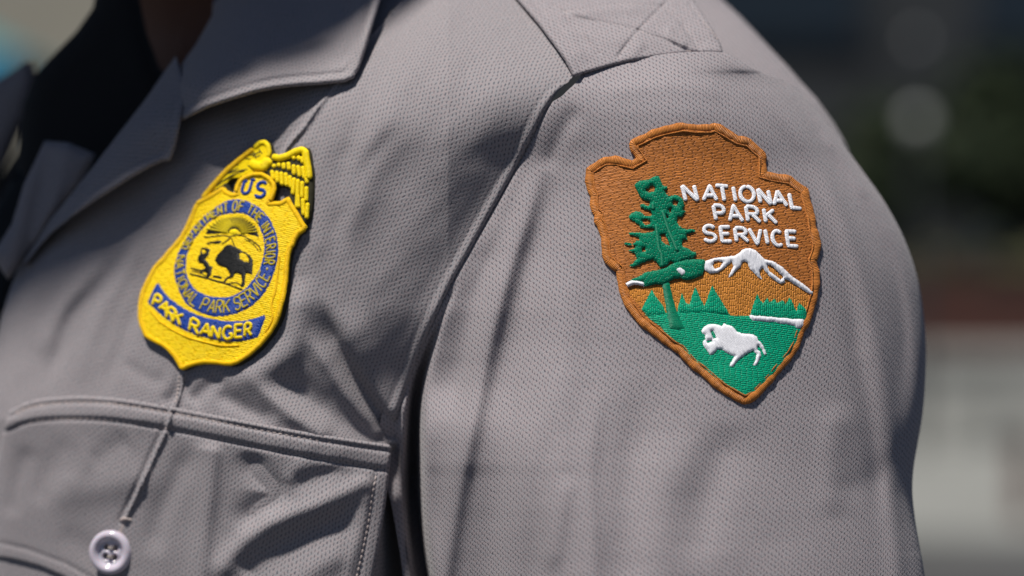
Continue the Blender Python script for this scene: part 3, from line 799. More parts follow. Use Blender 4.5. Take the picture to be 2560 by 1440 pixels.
# disc with four real holes: grid of the centre plate, rim as a turned ring
def plate(r_out, holes, hr, t):
    P = [(r_out * math.cos(a), r_out * math.sin(a)) for a in np.linspace(0, 2*math.pi, 49)[:-1]]
    hs_ = [[(hx + hr * math.cos(a), hy + hr * math.sin(a)) for a in np.linspace(0, 2*math.pi, 17)[:-1]] for hx, hy in holes]
    VO, F, bd, _ = triangulate(P, 6, hs_, inner=.5)
    n = len(VO); V = [(p[0], p[1], 0) for p in VO] + [(p[0], p[1], -t) for p in VO]
    be = boundary(F)
    FF = [f[::-1] for f in F] + [tuple(i + n for i in f) for f in F] + [(a, b, b + n, a + n) for a, b in be]
    return V, FF
holes4 = [(-10.8, -10.8), (10.8, -10.8), (-10.8, 10.8), (10.8, 10.8)]
V1, F1 = plate(28, holes4, 7.4, 6)
rimp = [(26, 0.2), (28, 1.5), (31, 6), (35, 9.5), (40, 11), (45, 9.5), (49.5, 5), (51, 0), (49.5, -4), (44, -7), (30, -8), (20, -8)]
V2, F2 = lathe(rimp, 64)
n1 = len(V1)
bp_ = FLAPF.lift(np.array([[bx]]), np.array([[by]]), np.array([[13.0]]))[0, 0]
def frame_at(field, x_, y_):
    e = 6.0
    p = lambda a, b: field.lift(np.array([[a]]), np.array([[b]]), np.array([[0.0]]))[0, 0]
    ux = Vector(p(x_ + 60, y_) - p(x_ - 60, y_)).normalized(); uy = Vector(p(x_, y_ - 60) - p(x_, y_ + 60)).normalized()
    n = ux.cross(uy).normalized(); uy = n.cross(ux); return ux, uy, n
ux, uy, un = frame_at(CALM, bx, by)
un = (un + Vector((0, -1.2, .02))).normalized(); ux = (ux - un * ux.dot(un)).normalized(); uy = un.cross(ux)
ca, sa = math.cos(math.radians(-8)), math.sin(math.radians(-8)); ux, uy = ux * ca + uy * sa, uy * ca - ux * sa
def toworld(Vl): return np.array([np.array(bp_) + S * BS * (v[0] * np.array(ux) + v[1] * np.array(uy) + v[2] * np.array(un)) for v in Vl])
button = smake('button', toworld(V1 + V2), [tuple(f) for f in F1] + [tuple(i + n1 for i in f) for f in F2], bmat, flap)
def tube(P, r_, n=8):
    P = np.array(P, float); V, F = [], []
    for i, p in enumerate(P):
        t = P[min(i+1, len(P)-1)] - P[max(i-1, 0)]; t /= np.linalg.norm(t) + 1e-9
        a = np.cross(t, (0.3, .2, 1)); a /= np.linalg.norm(a) + 1e-9; b = np.cross(t, a)
        for k in range(n):
            an = 2*math.pi*k/n; V.append(tuple(p + r_ * (a*math.cos(an) + b*math.sin(an))))
    for i in range(len(P)-1):
        for k in range(n): F.append((i*n+k, i*n+(k+1) % n, (i+1)*n+(k+1) % n, (i+1)*n+k))
    return V, F
tv, tf = [], []
for dy_ in (-10.5, 10.5):
    for o_ in (-1.7, 1.7):
        v_, f_ = tube([(-7.5, dy_ + o_, -7), (-5.5, dy_ + o_, 0), (-3, dy_ + o_*1.1, 2.4), (0, dy_ + o_*1.2, 3), (3, dy_ + o_*1.1, 2.4), (5.5, dy_ + o_, 0), (7.5, dy_ + o_, -7)], 1.7)
        c_ = len(tv); tv += v_; tf += [tuple(i + c_ for i in q) for q in f_]
smake('button_thread', toworld(tv), tf, newmat('grey_button_thread', (.30, .26, .24), .8)[0], flap)
# buttonhole end above the button
stitch_row('buttonhole', [(296, 1338), (302, 1326), (308, 1314), (314, 1300)], FLAPF, flap, ln=3, gap=1.0, hw=9, h=3.0, base=0)
ribbon('buttonhole_knot', [[(300, 1303), (312, 1296), (330, 1301)]], FLAPF, 4, 4, M['seamthread'], flap, varw=.2)

# ------------------------------------------------------------------ letters as stitched strokes
def arc(cx, cy, rx, ry, a0, a1, n=14):
    return [(cx + rx * math.cos(math.radians(a0 + (a1 - a0) * i / n)), cy + ry * math.sin(math.radians(a0 + (a1 - a0) * i / n))) for i in range(n + 1)]
G = {   # unit box, y up
 'N': [[(0, 0), (0, 1)], [(0, 1), (1, 0)], [(1, 0), (1, 1)]],
 'A': [[(0, 0), (.5, 1), (1, 0)], [(.2, .34), (.8, .34)]],
 'T': [[(0, 1), (1, 1)], [(.5, 1), (.5, 0)]],
 'I': [[(.5, 0), (.5, 1)]],
 'O': [arc(.5, .5, .5, .5, 90, 450, 24)],
 'L': [[(0, 1), (0, 0), (1, 0)]],
 'P': [[(0, 0), (0, 1)], [(0, 1), (.5, 1)] + arc(.5, .74, .42, .26, 90, -90, 10) + [(0, .48)]],
 'R': [[(0, 0), (0, 1)], [(0, 1), (.5, 1)] + arc(.5, .75, .4, .25, 90, -90, 10) + [(0, .5)], [(.42, .5), (1, 0)]],
 'K': [[(0, 0), (0, 1)], [(.95, 1), (0, .42)], [(.3, .6), (1, 0)]],
 'S': [arc(.5, .75, .42, .25, 20, 180, 8) + arc(.5, .72, .42, .22, 190, 260, 4) + arc(.5, .26, .46, .24, 80, 0, 5) + arc(.5, .25, .46, .25, -10, -165, 8)],
 'E': [[(1, 1), (0, 1), (0, 0), (1, 0)], [(0, .52), (.85, .52)]],
 'F': [[(1, 1), (0, 1), (0, 0)], [(0, .52), (.8, .52)]],
 'V': [[(0, 1), (.5, 0), (1, 1)]],
 'C': [arc(.52, .5, .5, .5, 45, 315, 18)],
 'G': [arc(.52, .5, .5, .5, 45, 300, 16) + [(.98, .12), (.98, .42), (.6, .42)]],
 'D': [[(0, 0), (0, 1)], [(0, 1), (.45, 1)] + arc(.45, .5, .52, .5, 90, -90, 12) + [(0, 0)]],
 'M': [[(0, 0), (0, 1), (.5, .3), (1, 1), (1, 0)]],
 'H': [[(0, 0), (0, 1)], [(1, 0), (1, 1)], [(0, .5), (1, .5)]],
 'U': [[(0, 1), (0, .35)] + arc(.5, .35, .5, .35, 180, 360, 10) + [(1, 1)]],
 '-': [[(0, .5), (1, .5)]], '.': [[(.4, .5), (.6, .5)]],
}
def letter(ch, TL, BL, BR, field, hw, h, mat, parent, base, **kw):
    TL, BL, BR = map(lambda p: np.array(p, float), (TL, BL, BR)); lines = []
    for st in G[ch]:
        lines.append([tuple(BL + (BR - BL) * u + (TL - BL) * v) for u, v in st])
    lines2 = [smooth_line(l, 1) if len(l) < 6 else l for l in lines]
    parts = [ribbon_arrays(l, field, hw, h, base=base + .25 * i, step=1.6, nseg=6, **kw) for i, l in enumerate(lines2)]
    V, F, U = join(parts); return smake('letter', V, F, mat, parent, U)

# ------------------------------------------------------------------ arrowhead patch on the sleeve
Z1 = lambda L: [(1440 + a / 4, 280 + b / 4) for a, b in L]
Z2 = lambda L: [(1440 + a / 3.273, 600 + b / 3.273) for a, b in L]
ARROW = [(1465, 422), (1480, 412), (1496, 401), (1512, 392), (1540, 391), (1560, 396), (1580, 401), (1588, 396), (1577, 380), (1573, 362), (1577, 350), (1600, 340), (1630, 325), (1660, 316), (1705, 307), (1740, 311), (1772, 311), (1783, 307), (1797, 312), (1820, 325), (1845, 340), (1874, 347), (1890, 364), (1907, 378), (1915, 392), (1916, 410), (1916, 430), (1930, 434), (1975, 442), (1997, 460), (2017, 472), (2019, 485), (2027, 512), (2036, 542), (2040, 572), (2050, 612), (2047, 635), (2040, 652), (2048, 679), (2048, 710), (2046, 731), (2036, 771), (2027, 799), (2009, 832), (1999, 866), (1984, 893), (1956, 924), (1935, 951), (1917, 970), (1895, 994), (1874, 1009), (1858, 1014), (1834, 1001), (1797, 979), (1755, 942), (1721, 915), (1694, 884), (1672, 872), (1651, 854), (1623, 832), (1593, 808), (1568, 774), (1553, 747), (1545, 716), (1538, 679), (1513, 658), (1506, 638), (1504, 605), (1495, 570), (1485, 556), (1487, 542), (1480, 535), (1475, 510), (1476, 492), (1469, 477), (1466, 455)]
A_ = np.array(ARROW, float)
def inset(P, d):
    P = np.asarray(P, float); e1 = P - np.roll(P, 1, 0); e2 = np.roll(P, -1, 0) - P
    n1_ = np.stack([-e1[:, 1], e1[:, 0]], -1); n2_ = np.stack([-e2[:, 1], e2[:, 0]], -1)
    n1_ /= np.hypot(*n1_.T)[:, None] + 1e-9; n2_ /= np.hypot(*n2_.T)[:, None] + 1e-9
    n = n1_ + n2_; n /= np.hypot(*n.T)[:, None] + 1e-9
    c = np.clip((n * n1_).sum(1), .5, 1)
    return P + n * (d / c)[:, None]
BW = 10.5
mid = inset(A_, BW)
if np.hypot(*(mid - A_.mean(0)).T).mean() > np.hypot(*(A_ - A_.mean(0)).T).mean(): mid = inset(A_, -BW); sgn = -1
else: sgn = 1
patch = empty('shoulder_patch'); patch.parent = shirt
patch['label'] = 'brown embroidered arrowhead patch with green tree, white mountain and bison'
fieldpoly = inset(A_, sgn * 9)
PB = 9.0     # thickness of the patch above the cloth
fill('patch_ground', fieldpoly, SLEEVE, PB, M['brown'], patch, sp=7, puff=0, pw=6, edge=-1, ang=math.radians(5))
ribbon('patch_border', [mid], SLEEVE, 10.8, 9.0, M['border'], patch, base=2.0, closed=True, varw=.16, step=2.2, nseg=10, seed=4)
# inner line of overstitching beside the border
inn = inset(A_, sgn * 21)
ribbon('border_stitch', [inn], SLEEVE, 2.0, 3.5, M['border'], patch, base=PB - .5, closed=True, varw=.3, step=3, nseg=5, seed=9)
# side wall of the felt under the border
Wl = np.vstack([A_]); 
def clipfill(name, poly, holes, off, mat, ang, puff=3, pw=4, sp=5): return fill(name, poly, SLEEVE, PB + off, mat, patch, holes, sp=sp, puff=puff, pw=pw, ang=ang, edge=-1.5)
R90 = math.radians(88)
def trough(pl): return pl
MOUNT = Z2([(392, 402), (480, 392), (560, 382), (700, 360), (900, 320), (1020, 290), (1050, 255), (1060, 225), (1130, 180), (1250, 150), (1350, 110), (1400, 90), (1500, 150), (1560, 190), (1700, 290), (1900, 430), (1928, 470), (1905, 560), (1880, 640), (1860, 690), (1400, 680), (560, 650), (520, 560), (440, 480)])
clipfill('patch_mountain', MOUNT, (), .6, M['orange'], R90, puff=.8, sp=7)
MEADOW = Z2([(560, 615), (600, 610), (740, 597), (840, 588), (930, 574), (1080, 573), (1180, 593), (1270, 617), (1420, 620), (1500, 632), (1700, 650), (1862, 660), (1852, 700), (1826, 760), (1770, 880), (1686, 1010), (1570, 1136), (1450, 1246), (1380, 1280), (1330, 1262), (1200, 1180), (990, 1016), (860, 880), (830, 838), (770, 820), (690, 715), (600, 650)])
clipfill('patch_meadow', MEADOW, (), 2.2, M['green'], math.radians(8), puff=1, sp=6)
T1 = Z2([(536, 575), (570, 505), (596, 450), (620, 408), (640, 450), (662, 482), (690, 520), (716, 556), (735, 612), (650, 630), (590, 628)])
T2 = Z2([(822, 600), (838, 540), (850, 490), (862, 438), (880, 478), (900, 522), (922, 532), (936, 500), (950, 446), (972, 388), (990, 430), (1010, 470), (1030, 515), (1046, 545), (1062, 510), (1080, 456), (1096, 410), (1112, 376), (1130, 415), (1150, 448), (1172, 480), (1192, 515), (1220, 560), (1252, 618), (1100, 606), (900, 606)])
T3 = Z2([(1408, 636), (1424, 590), (1440, 548), (1456, 490), (1472, 446), (1486, 478), (1500, 498), (1520, 520), (1540, 496), (1556, 476), (1572, 516), (1592, 505), (1612, 484), (1634, 520), (1656, 508), (1680, 496), (1702, 530), (1718, 505), (1736, 474), (1752, 505), (1766, 530), (1790, 590), (1800, 550), (1812, 516), (1840, 545), (1874, 584), (1868, 640), (1860, 672), (1600, 655)])
for t_ in (T1, T2, T3): clipfill('patch_fir_trees', t_, (), 3.4, M['green'], R90, puff=1.5, pw=3, sp=5)
SNOW = Z2([(1408, 618), (1450, 622), (1530, 625), (1600, 634), (1650, 640), (1700, 640), (1760, 652), (1858, 648), (1852, 700), (1826, 726), (1800, 732), (1770, 712), (1740, 704), (1700, 694), (1660, 692), (1600, 678), (1560, 680), (1500, 670), (1440, 668), (1418, 650)])
clipfill('patch_snow_line', SNOW, (), 4.2, M['white'], R90, puff=2.5, pw=3, sp=4)
TRUNK = Z2([(700, 355), (760, 345), (776, 420), (790, 480), (806, 540), (822, 592), (850, 660), (890, 738), (800, 742), (762, 730), (750, 660), (738, 590), (726, 520), (716, 450)])
clipfill('patch_tree_trunk', TRUNK, (), 4.8, M['green_satin'], 0, puff=3, pw=5, sp=4)
TREE = Z1([(775, 650), (800, 646), (835, 655), (850, 700), (870, 742), (915, 745), (912, 768), (885, 795), (905, 825), (930, 852), (980, 835), (1010, 838), (1040, 852), (1072, 890), (1080, 950), (1063, 980), (1092, 1000), (1070, 1030), (1055, 1058), (1020, 1058), (1000, 1100), (1015, 1130), (1060, 1168), (1110, 1182), (1150, 1176), (1180, 1180), (1198, 1195), (1170, 1212), (1104, 1226), (1098, 1250), (1112, 1290), (1085, 1284), (1060, 1292), (1050, 1320), (1064, 1352), (1120, 1376), (1160, 1402), (1196, 1410), (1200, 1440)]) \
 + Z2([(965, 148), (900, 170), (860, 178), (830, 196), (800, 196), (770, 180), (745, 212), (720, 225), (690, 226), (672, 205), (655, 182), (632, 166), (590, 176), (545, 192), (505, 214), (470, 224), (438, 220), (448, 206), (474, 190), (500, 158), (490, 130), (478, 108), (450, 98), (430, 90), (444, 80), (478, 76), (492, 56), (470, 46), (440, 50), (400, 44), (396, 34)]) \
 + Z1([(520, 1310), (570, 1334), (600, 1300), (640, 1284), (640, 1268), (600, 1250), (560, 1246), (530, 1228), (532, 1214), (600, 1212), (700, 1218), (770, 1206), (784, 1190), (770, 1168), (700, 1170), (650, 1162), (620, 1130), (590, 1106), (548, 1086), (530, 1062), (538, 1036), (580, 1008), (620, 1000), (662, 1008), (690, 1046), (730, 1050), (762, 1040), (752, 1000), (720, 990), (690, 980), (652, 962), (640, 944), (644, 928), (680, 926), (722, 944), (742, 920), (744, 896), (690, 890), (652, 866), (634, 826), (618, 800), (608, 770), (590, 742), (604, 712), (632, 700), (662, 692), (700, 690), (740, 680), (760, 662)])
TH = [Z1(h) for h in ([(722, 770), (748, 755), (772, 730), (794, 762), (780, 800), (742, 812), (700, 792)], [(962, 915), (980, 890), (1022, 902), (1006, 940), (972, 932)],
     [(660, 1092), (700, 1076), (748, 1092), (740, 1122), (700, 1142), (672, 1122)], [(922, 976), (952, 968), (954, 1000), (932, 1012)], [(840, 1242), (890, 1232), (915, 1280), (940, 1344), (890, 1332), (858, 1300)],
     [(660, 1374), (688, 1360), (694, 1402), (664, 1404)], [(890, 1046), (915, 1040), (920, 1064), (898, 1072)])]
clipfill('patch_tree_crown', TREE, TH, 4.2, M['green_tree'], math.radians(80), puff=2.2, pw=3, sp=3.0)
ribbon('patch_tree_stem', [[*Z1([(770, 910), (775, 985)])], [*Z1([(800, 1130), (812, 1240), (828, 1380)]), *Z2([(700, 130), (706, 225)])], [*Z1([(860, 990), (900, 1120), (940, 1240), (980, 1330), (1010, 1400)])]], SLEEVE, 4.6, 3, M['green_satin'], patch, base=PB + 6.2)
BRANCH = Z2([(440, 336), (500, 312), (540, 292), (562, 270), (640, 256), (740, 232), (780, 205), (820, 190), (900, 170), (1000, 164), (1052, 172), (1050, 210), (1044, 240), (1030, 296), (960, 325), (900, 336), (850, 320), (800, 322), (760, 350), (700, 372), (640, 370), (600, 385), (555, 386), (552, 352), (480, 342)])
clipfill('patch_tree_branch', BRANCH, (), 6.0, M['green_tree'], math.radians(75), puff=3, pw=4, sp=4)
clipfill('patch_snow_spot', Z2([(800, 240), (825, 230), (852, 224), (890, 250), (898, 280), (872, 300), (850, 296), (826, 270)]), (), 8.6, M['white'], R90, puff=2, pw=3, sp=3)
clipfill('patch_snow_edge', Z2([(408, 362), (450, 340), (490, 338), (530, 345), (560, 360), (556, 388), (520, 376), (480, 372), (430, 392)]), (), 6, M['white'], R90, puff=5, pw=3, sp=3)
PEAK = Z2([(1040, 205), (1060, 178), (1130, 155), (1230, 145), (1300, 132), (1330, 110), (1350, 90), (1376, 76), (1410, 74), (1460, 90), (1500, 130), (1530, 163), (1600, 180), (1640, 205), (1680, 232), (1750, 300), (1850, 370), (1922, 432), (1915, 458), (1870, 432), (1780, 372), (1720, 332), (1696, 326), (1698, 350), (1665, 367), (1628, 346), (1570, 300), (1540, 262), (1512, 232), (1492, 262), (1500, 300), (1514, 328), (1482, 312), (1440, 266), (1418, 250), (1395, 192), (1370, 182), (1350, 186), (1340, 220), (1290, 270), (1262, 300), (1240, 312), (1258, 270), (1282, 220), (1268, 182), (1232, 212), (1200, 242), (1150, 272), (1090, 278), (1046, 248)])
clipfill('patch_snow_peak', PEAK, [Z2([(1112, 210), (1130, 184), (1160, 178), (1196, 190), (1172, 230), (1130, 244)]), Z2([(1552, 206), (1580, 210), (1612, 236), (1650, 272), (1684, 306), (1662, 332), (1610, 290), (1568, 258)])], 4.0, M['white'], R90, puff=2.4, pw=2.5, sp=3.0)
BISON = Z2([(1018, 756), (1040, 722), (1070, 702), (1130, 694), (1160, 702), (1182, 712), (1204, 688), (1225, 702), (1270, 714), (1290, 736), (1310, 760), (1340, 770), (1380, 776), (1430, 778), (1472, 800), (1484, 836), (1506, 850), (1524, 882), (1548, 940), (1530, 948), (1510, 904), (1492, 876), (1478, 872), (1474, 908), (1498, 922), (1504, 958), (1484, 1000), (1462, 1038), (1440, 1032), (1462, 982), (1466, 945), (1440, 912), (1400, 932), (1370, 952), (1340, 972), (1310, 1002), (1280, 1048), (1248, 1042), (1272, 994), (1288, 962), (1250, 946), (1210, 922), (1190, 902), (1150, 902), (1128, 932), (1092, 948), (1068, 912), (1040, 882), (1033, 842), (1050, 820), (1048, 790)])
clipfill('patch_bison', BISON, [Z2([(1098, 752), (1114, 750), (1132, 780), (1142, 812), (1118, 816), (1102, 785)]), Z2([(1058, 832), (1100, 824), (1112, 840), (1070, 852)])], 5.2, M['white'], math.radians(60), puff=2.8, pw=3, sp=3.0)
NPS = [('N', (1055, 740), (1095, 893), (1212, 893)), ('A', (1262, 748), (1268, 890), (1402, 890)), ('T', (1385, 742), (1412, 892), (1538, 902)), ('I', (1540, 755), (1568, 900), (1606, 904)),
       ('O', (1622, 755), (1640, 905), (1776, 905)), ('N', (1802, 778), (1834, 918), (1936, 936)), ('A', (1932, 800), (1966, 940), (2096, 952)), ('L', (2112, 826), (2142, 968), (2236, 978)),
       ('P', (1365, 938), (1395, 1086), (1500, 1090)), ('A', (1498, 940), (1530, 1096), (1662, 1104)), ('R', (1686, 950), (1712, 1100), (1832, 1112)), ('K', (1862, 975), (1888, 1112), (1994, 1124)),
       ('S', (1262, 1142), (1276, 1300), (1398, 1300)), ('E', (1436, 1155), (1456, 1300), (1552, 1300)), ('R', (1578, 1165), (1600, 1304), (1716, 1306)), ('V', (1718, 1172), (1746, 1322), (1864, 1330)),
       ('I', (1858, 1182), (1886, 1326), (1926, 1330)), ('C', (1940, 1196), (1960, 1340), (2062, 1345)), ('E', (2088, 1200), (2108, 1346), (2206, 1352))]
for ch, a_, b_, c_ in NPS:
    (p1, p2, p3) = Z1([a_, b_, c_]); letter(ch, p1, p2, p3, SLEEVE, 4.7, 2.4, M['white'], patch, PB + 1.0, varw=.12)

# ------------------------------------------------------------------ badge patch on the chest
Z3 = lambda L: [(340 + a / 4.646, 330 + b / 4.646) for a, b in L]
Z4 = lambda L: [(340 + a / 4.5, 620 + b / 4.5) for a, b in L]
Z7 = lambda L: [(440 + a / 4.5, 480 + b / 4.5) for a, b in L]
badge = empty('badge_patch'); badge.parent = shirt
badge['label'] = 'yellow embroidered badge patch with spread wings, blue ring and blue banner'
# the patch is stiff: it bridges the cloth's small folds
zb_ = CALM.Z + 10 * np.exp(-((MX - 560) / 300) ** 2 - ((MY - 640) / 300) ** 2)
folds(zb_, MX, MY, [([(752, 690), (742, 780), (735, 850), (690, 905), (620, 940), (560, 970)], 22, 40, 40), ([(560, 420), (600, 600), (560, 900)], 8, 120)])
BADGE = Field(np.maximum(zb_, -9999))
CB = np.maximum(0, (CHEST.Z - BADGE.Z)) * (((MX - 570) / 260) ** 2 + ((MY - 640) / 330) ** 2 < 1)
print('chest above badge max', CB.max())
BB = 13.0
SH_R = Z3([(1850, 850), (1920, 960), (1975, 1060), (2012, 1112), (1985, 1158), (1925, 1200), (1885, 1262), (1852, 1350)]) + Z4([(1782, 5), (1758, 80), (1742, 200), (1728, 400), (1704, 600), (1662, 760), (1620, 860), (1560, 960), (1440, 1110), (1300, 1240), (1180, 1316), (1100, 1336), (1020, 1330), (950, 1318), (800, 1308), (700, 1326), (620, 1350), (560, 1382), (520, 1374), (492, 1310), (450, 1240), (380, 1160), (320, 1116), (250, 1080), (180, 1045), (128, 1008), (80, 900), (54, 800), (60, 650), (90, 500), (150, 370), (230, 220), (330, 120), (402, 28)]) + Z3([(460, 1330), (540, 1232), (600, 1132), (650, 1022), (700, 900), (742, 822)])
OUT = Z3([(742, 822), (780, 798), (830, 738), (900, 650), (1000, 530), (1100, 420), (1200, 330), (1300, 240), (1400, 160), (1480, 112), (1552, 110), (1588, 156), (1600, 230), (1640, 266), (1720, 276), (1800, 240), (1880, 195), (1960, 174), (2020, 194), (2048, 260), (2062, 350), (2086, 480), (2082, 600), (2076, 750), (2062, 900), (2044, 1010), (2020, 1066), (1990, 1070)]) + SH_R[3:-1]
HL = Z3([(1092, 602), (1150, 552), (1228, 548), (1240, 590), (1205, 650), (1192, 706), (1150, 714), (1106, 686)])
HR = Z3([(1662, 640), (1740, 642), (1808, 700), (1792, 758), (1724, 806), (1606, 822), (1640, 730)])
def bfill(name, poly, off, mat, ang, holes=(), puff=2, pw=4, sp=5, parent=None): return fill(name, poly, BADGE, BB + off, mat, parent or badge, holes, sp=sp, puff=puff, pw=pw, ang=ang, edge=-1.5)
# body of the patch with a wall down to the cloth
def slab(name, poly, holes, field, top, bot, mat, parent, sp=7, ang=0., roll=6):
    VO, F, bd, _ = triangulate(poly, sp, holes); x, y = VO[:, 0], VO[:, 1]
    r = np.clip(bd / roll, 0, 1); h = top - roll * (1 - np.sqrt(1 - (1 - r) ** 2))
    V = field.lift(x, y, h); n = len(V); c, s_ = math.cos(ang), math.sin(ang)
    uv = np.stack([x * c + y * s_, -x * s_ + y * c], -1) * .01
    be = boundary(F); bv = sorted({a for e in be for a in e}); m = {v: n + i for i, v in enumerate(bv)}
    Vb = field.lift(x[bv], y[bv], np.full(len(bv), bot))
    return smake(name, np.vstack([V, Vb]), list(F) + [(b, a, m[a], m[b]) for a, b in be], mat, parent, np.vstack([uv, uv[bv]]))
M['olive'] = newmat('dark_olive_backing', (.022, .020, .005), .9)[0]
slab('badge_base', OUT, [HL, HR], BADGE, BB, -14, M['olive'], badge)
SHTOP = Z3([(742, 822), (900, 738), (1040, 650), (1068, 668), (1092, 700), (1150, 726), (1196, 716), (1215, 650), (1244, 585), (1290, 545), (1400, 500), (1500, 498), (1580, 540), (1640, 612), (1655, 650), (1640, 730), (1600, 822), (1700, 818), (1800, 758)])
SHIELD = SHTOP + SH_R[:-1]
bfill('badge_shield', SHIELD, 1.0, M['yellow'], math.radians(14), puff=2.5, pw=5, sp=6)
# rim of the shield
rim = inset(np.array(SHIELD), 0)
ri = inset(np.array(SHIELD), 6.0)
if np.hypot(*(ri - rim.mean(0)).T).mean() > np.hypot(*(rim - rim.mean(0)).T).mean(): ri = inset(np.array(SHIELD), -6.0)
ribbon('badge_rim', [ri], BADGE, 6.5, 6.5, M['gold'], badge, base=BB - .5, closed=True, varw=.05, step=3, nseg=8)
# yellow wings over the black ground
M['olive'] = newmat('dark_olive_backing', (.03, .028, .006), .9)[0]
def feather(a_, b_, hw=4.0, bend=0, mat='lemon', n='feather'):
    a_, b_ = np.array(a_), np.array(b_); e_ = (b_ - a_) * .12; a_, b_ = a_ - e_, b_ + e_; m_ = (a_ + b_) / 2 + bend * np.array([-(b_ - a_)[1], (b_ - a_)[0]])
    ribbon(n, [smooth_line([a_, m_, b_], 5)], BADGE, hw, 5, M[mat], badge, base=BB + .8, step=2)
LW = Z3([(790, 790), (840, 738), (910, 650), (1010, 532), (1110, 424), (1210, 336), (1310, 246), (1405, 170), (1480, 124), (1545, 120), (1576, 160), (1590, 240), (1570, 330), (1560, 400), (1570, 480), (1500, 490), (1400, 492), (1290, 535), (1235, 545), (1150, 545), (1085, 598), (1050, 640), (900, 730)])
bfill('wing', LW, .4, M['lemon'], math.radians(-35), puff=1.5, sp=5)
for l_ in ([(1220, 300), (1290, 318), (1370, 330)], [(1150, 420), (1190, 400), (1230, 405)], [(1330, 400), (1380, 440), (1440, 460), (1560, 480)], [(1250, 330), (1300, 290), (1420, 270), (1480, 240)], [(1380, 290), (1440, 300), (1480, 280)], [(1030, 560), (1130, 480), (1230, 440)], [(960, 650), (1090, 560), (1200, 500), (1300, 470)], [(1400, 240), (1430, 330)], [(1460, 210), (1500, 270)], [(1100, 500), (1230, 470), (1330, 450)]):
    ribbon('wing_line', [smooth_line(Z3(l_), 3)], BADGE, 1.5, 1.4, M['black'], badge, base=BB + 1.6)
# right wing: leading edge and three rows of feathers
ribbon('wing_edge', [Z3([(1610, 300), (1700, 315), (1800, 285), (1890, 235), (1960, 215), (1998, 240), (2010, 330), (2030, 430), (2040, 560)])], BADGE, 8.5, 7, M['lemon'], badge, base=BB + 1)
ribbon('wing_edge', [Z3([(1360, 370), (1430, 410), (1510, 420), (1560, 360), (1600, 330)])], BADGE, 12, 8, M['lemon'], badge, base=BB + 1.3)
ribbon('wing_edge', [Z3([(1405, 200), (1470, 140), (1530, 135), (1566, 170), (1580, 240), (1560, 310)])], BADGE, 6, 5, M['lemon'], badge, base=BB + 1.6)
F3 = lambda a, b: Z3([a, b])
for a_, b_ in [((1860, 290), (1870, 330)), ((1915, 290), (1930, 340)), ((1960, 300), (1968, 370)), ((1640, 390), (1628, 430)), ((1690, 375), (1690, 420)), ((1745, 375), (1748, 440)), ((1800, 370), (1810, 450)),
               ((1862, 400), (1866, 500)), ((1912, 410), (1930, 520)), ((1965, 420), (1985, 540)), ((2015, 600), (2010, 540)),
               ((1610, 470), (1625, 560)), ((1665, 480), (1672, 590)), ((1716, 490), (1725, 620)), ((1768, 500), (1778, 630)), ((1815, 530), (1828, 650)),
               ((1866, 560), (1850, 720)), ((1910, 590), (1896, 860)), ((1960, 600), (1955, 760)), ((2008, 660), (2006, 800)), ((1966, 800), (1972, 960)), ((2020, 850), (2010, 1000)), ((1905, 750), (1915, 880))]:
    feather(*F3(a_, b_), hw=4.9)
ribbon('wing_edge', [Z3([(810, 790), (900, 680), (1000, 565), (1100, 455), (1210, 360), (1310, 275), (1400, 205)])], BADGE, 6.5, 6, M['gold'], badge, base=BB + .9)
# crest with the two initials
CREST = Z3([(1196, 800), (1200, 700), (1215, 650), (1244, 585), (1290, 545), (1400, 500), (1500, 498), (1580, 540), (1640, 612), (1655, 650), (1640, 730), (1600, 822), (1560, 850), (1400, 830), (1300, 800)])
ribbon('badge_crest_edge', [Z3([(1200, 730), (1222, 650), (1252, 592), (1300, 555), (1400, 515), (1500, 512), (1575, 552), (1632, 620), (1640, 680), (1625, 740), (1590, 820)])], BADGE, 5.5, 6, M['gold'], badge, base=BB + 4)
def bl(ch, q, hw, h, mat, base, conv): 
    p1, p2, p3 = conv(q); return letter(ch, p1, p2, p3, BADGE, hw, h, M[mat], badge, BB + base)
bl('U', [(1300, 592), (1258, 735), (1345, 735)], 3.6, 3.5, 'blue', 3.6, Z3)
ribbon('letter_serif', [Z3([(1285, 596), (1335, 590)])], BADGE, 3, 3, M['blue'], badge, base=BB + 3.9); ribbon('letter_serif', [Z3([(1365, 582), (1425, 574)])], BADGE, 3, 3, M['blue'], badge, base=BB + 3.9)
bl('S', [(1452, 600), (1408, 775), (1520, 775)], 4.2, 3.5, 'blue', 3.6, Z3)
# ring
RO = [(600, 500), (622, 503), (642, 512), (660, 524), (676, 541), (688, 560), (697, 582), (702, 604), (704, 631), (701, 655), (695, 678), (680, 718), (658, 749), (629, 773), (595, 789), (562, 795), (529, 793), (495, 780), (471, 762), (458, 738), (447, 709), (442, 680), (446, 655), (451, 640), (459, 622), (470, 603), (485, 578), (507, 553), (533, 529), (564, 510), (582, 503)]
RI = [(593, 539), (608, 538), (624, 542), (644, 558), (656, 578), (663, 600), (665, 622), (662, 644), (653, 675), (638, 700), (618, 722), (591, 739), (560, 745), (529, 740), (502, 728), (486, 709), (476, 684), (477, 650), (483, 630), (491, 612), (501, 597), (512, 583), (531, 562), (548, 550), (564, 543)]
RO_ = smooth_line(RO + RO[:1], 2)[:-1]; RI_ = smooth_line(RI + RI[:1], 2)[:-1]
bfill('badge_ring', RO_, 3.4, M['blue'], math.radians(20), holes=[RI_], puff=2.5, pw=3, sp=4)
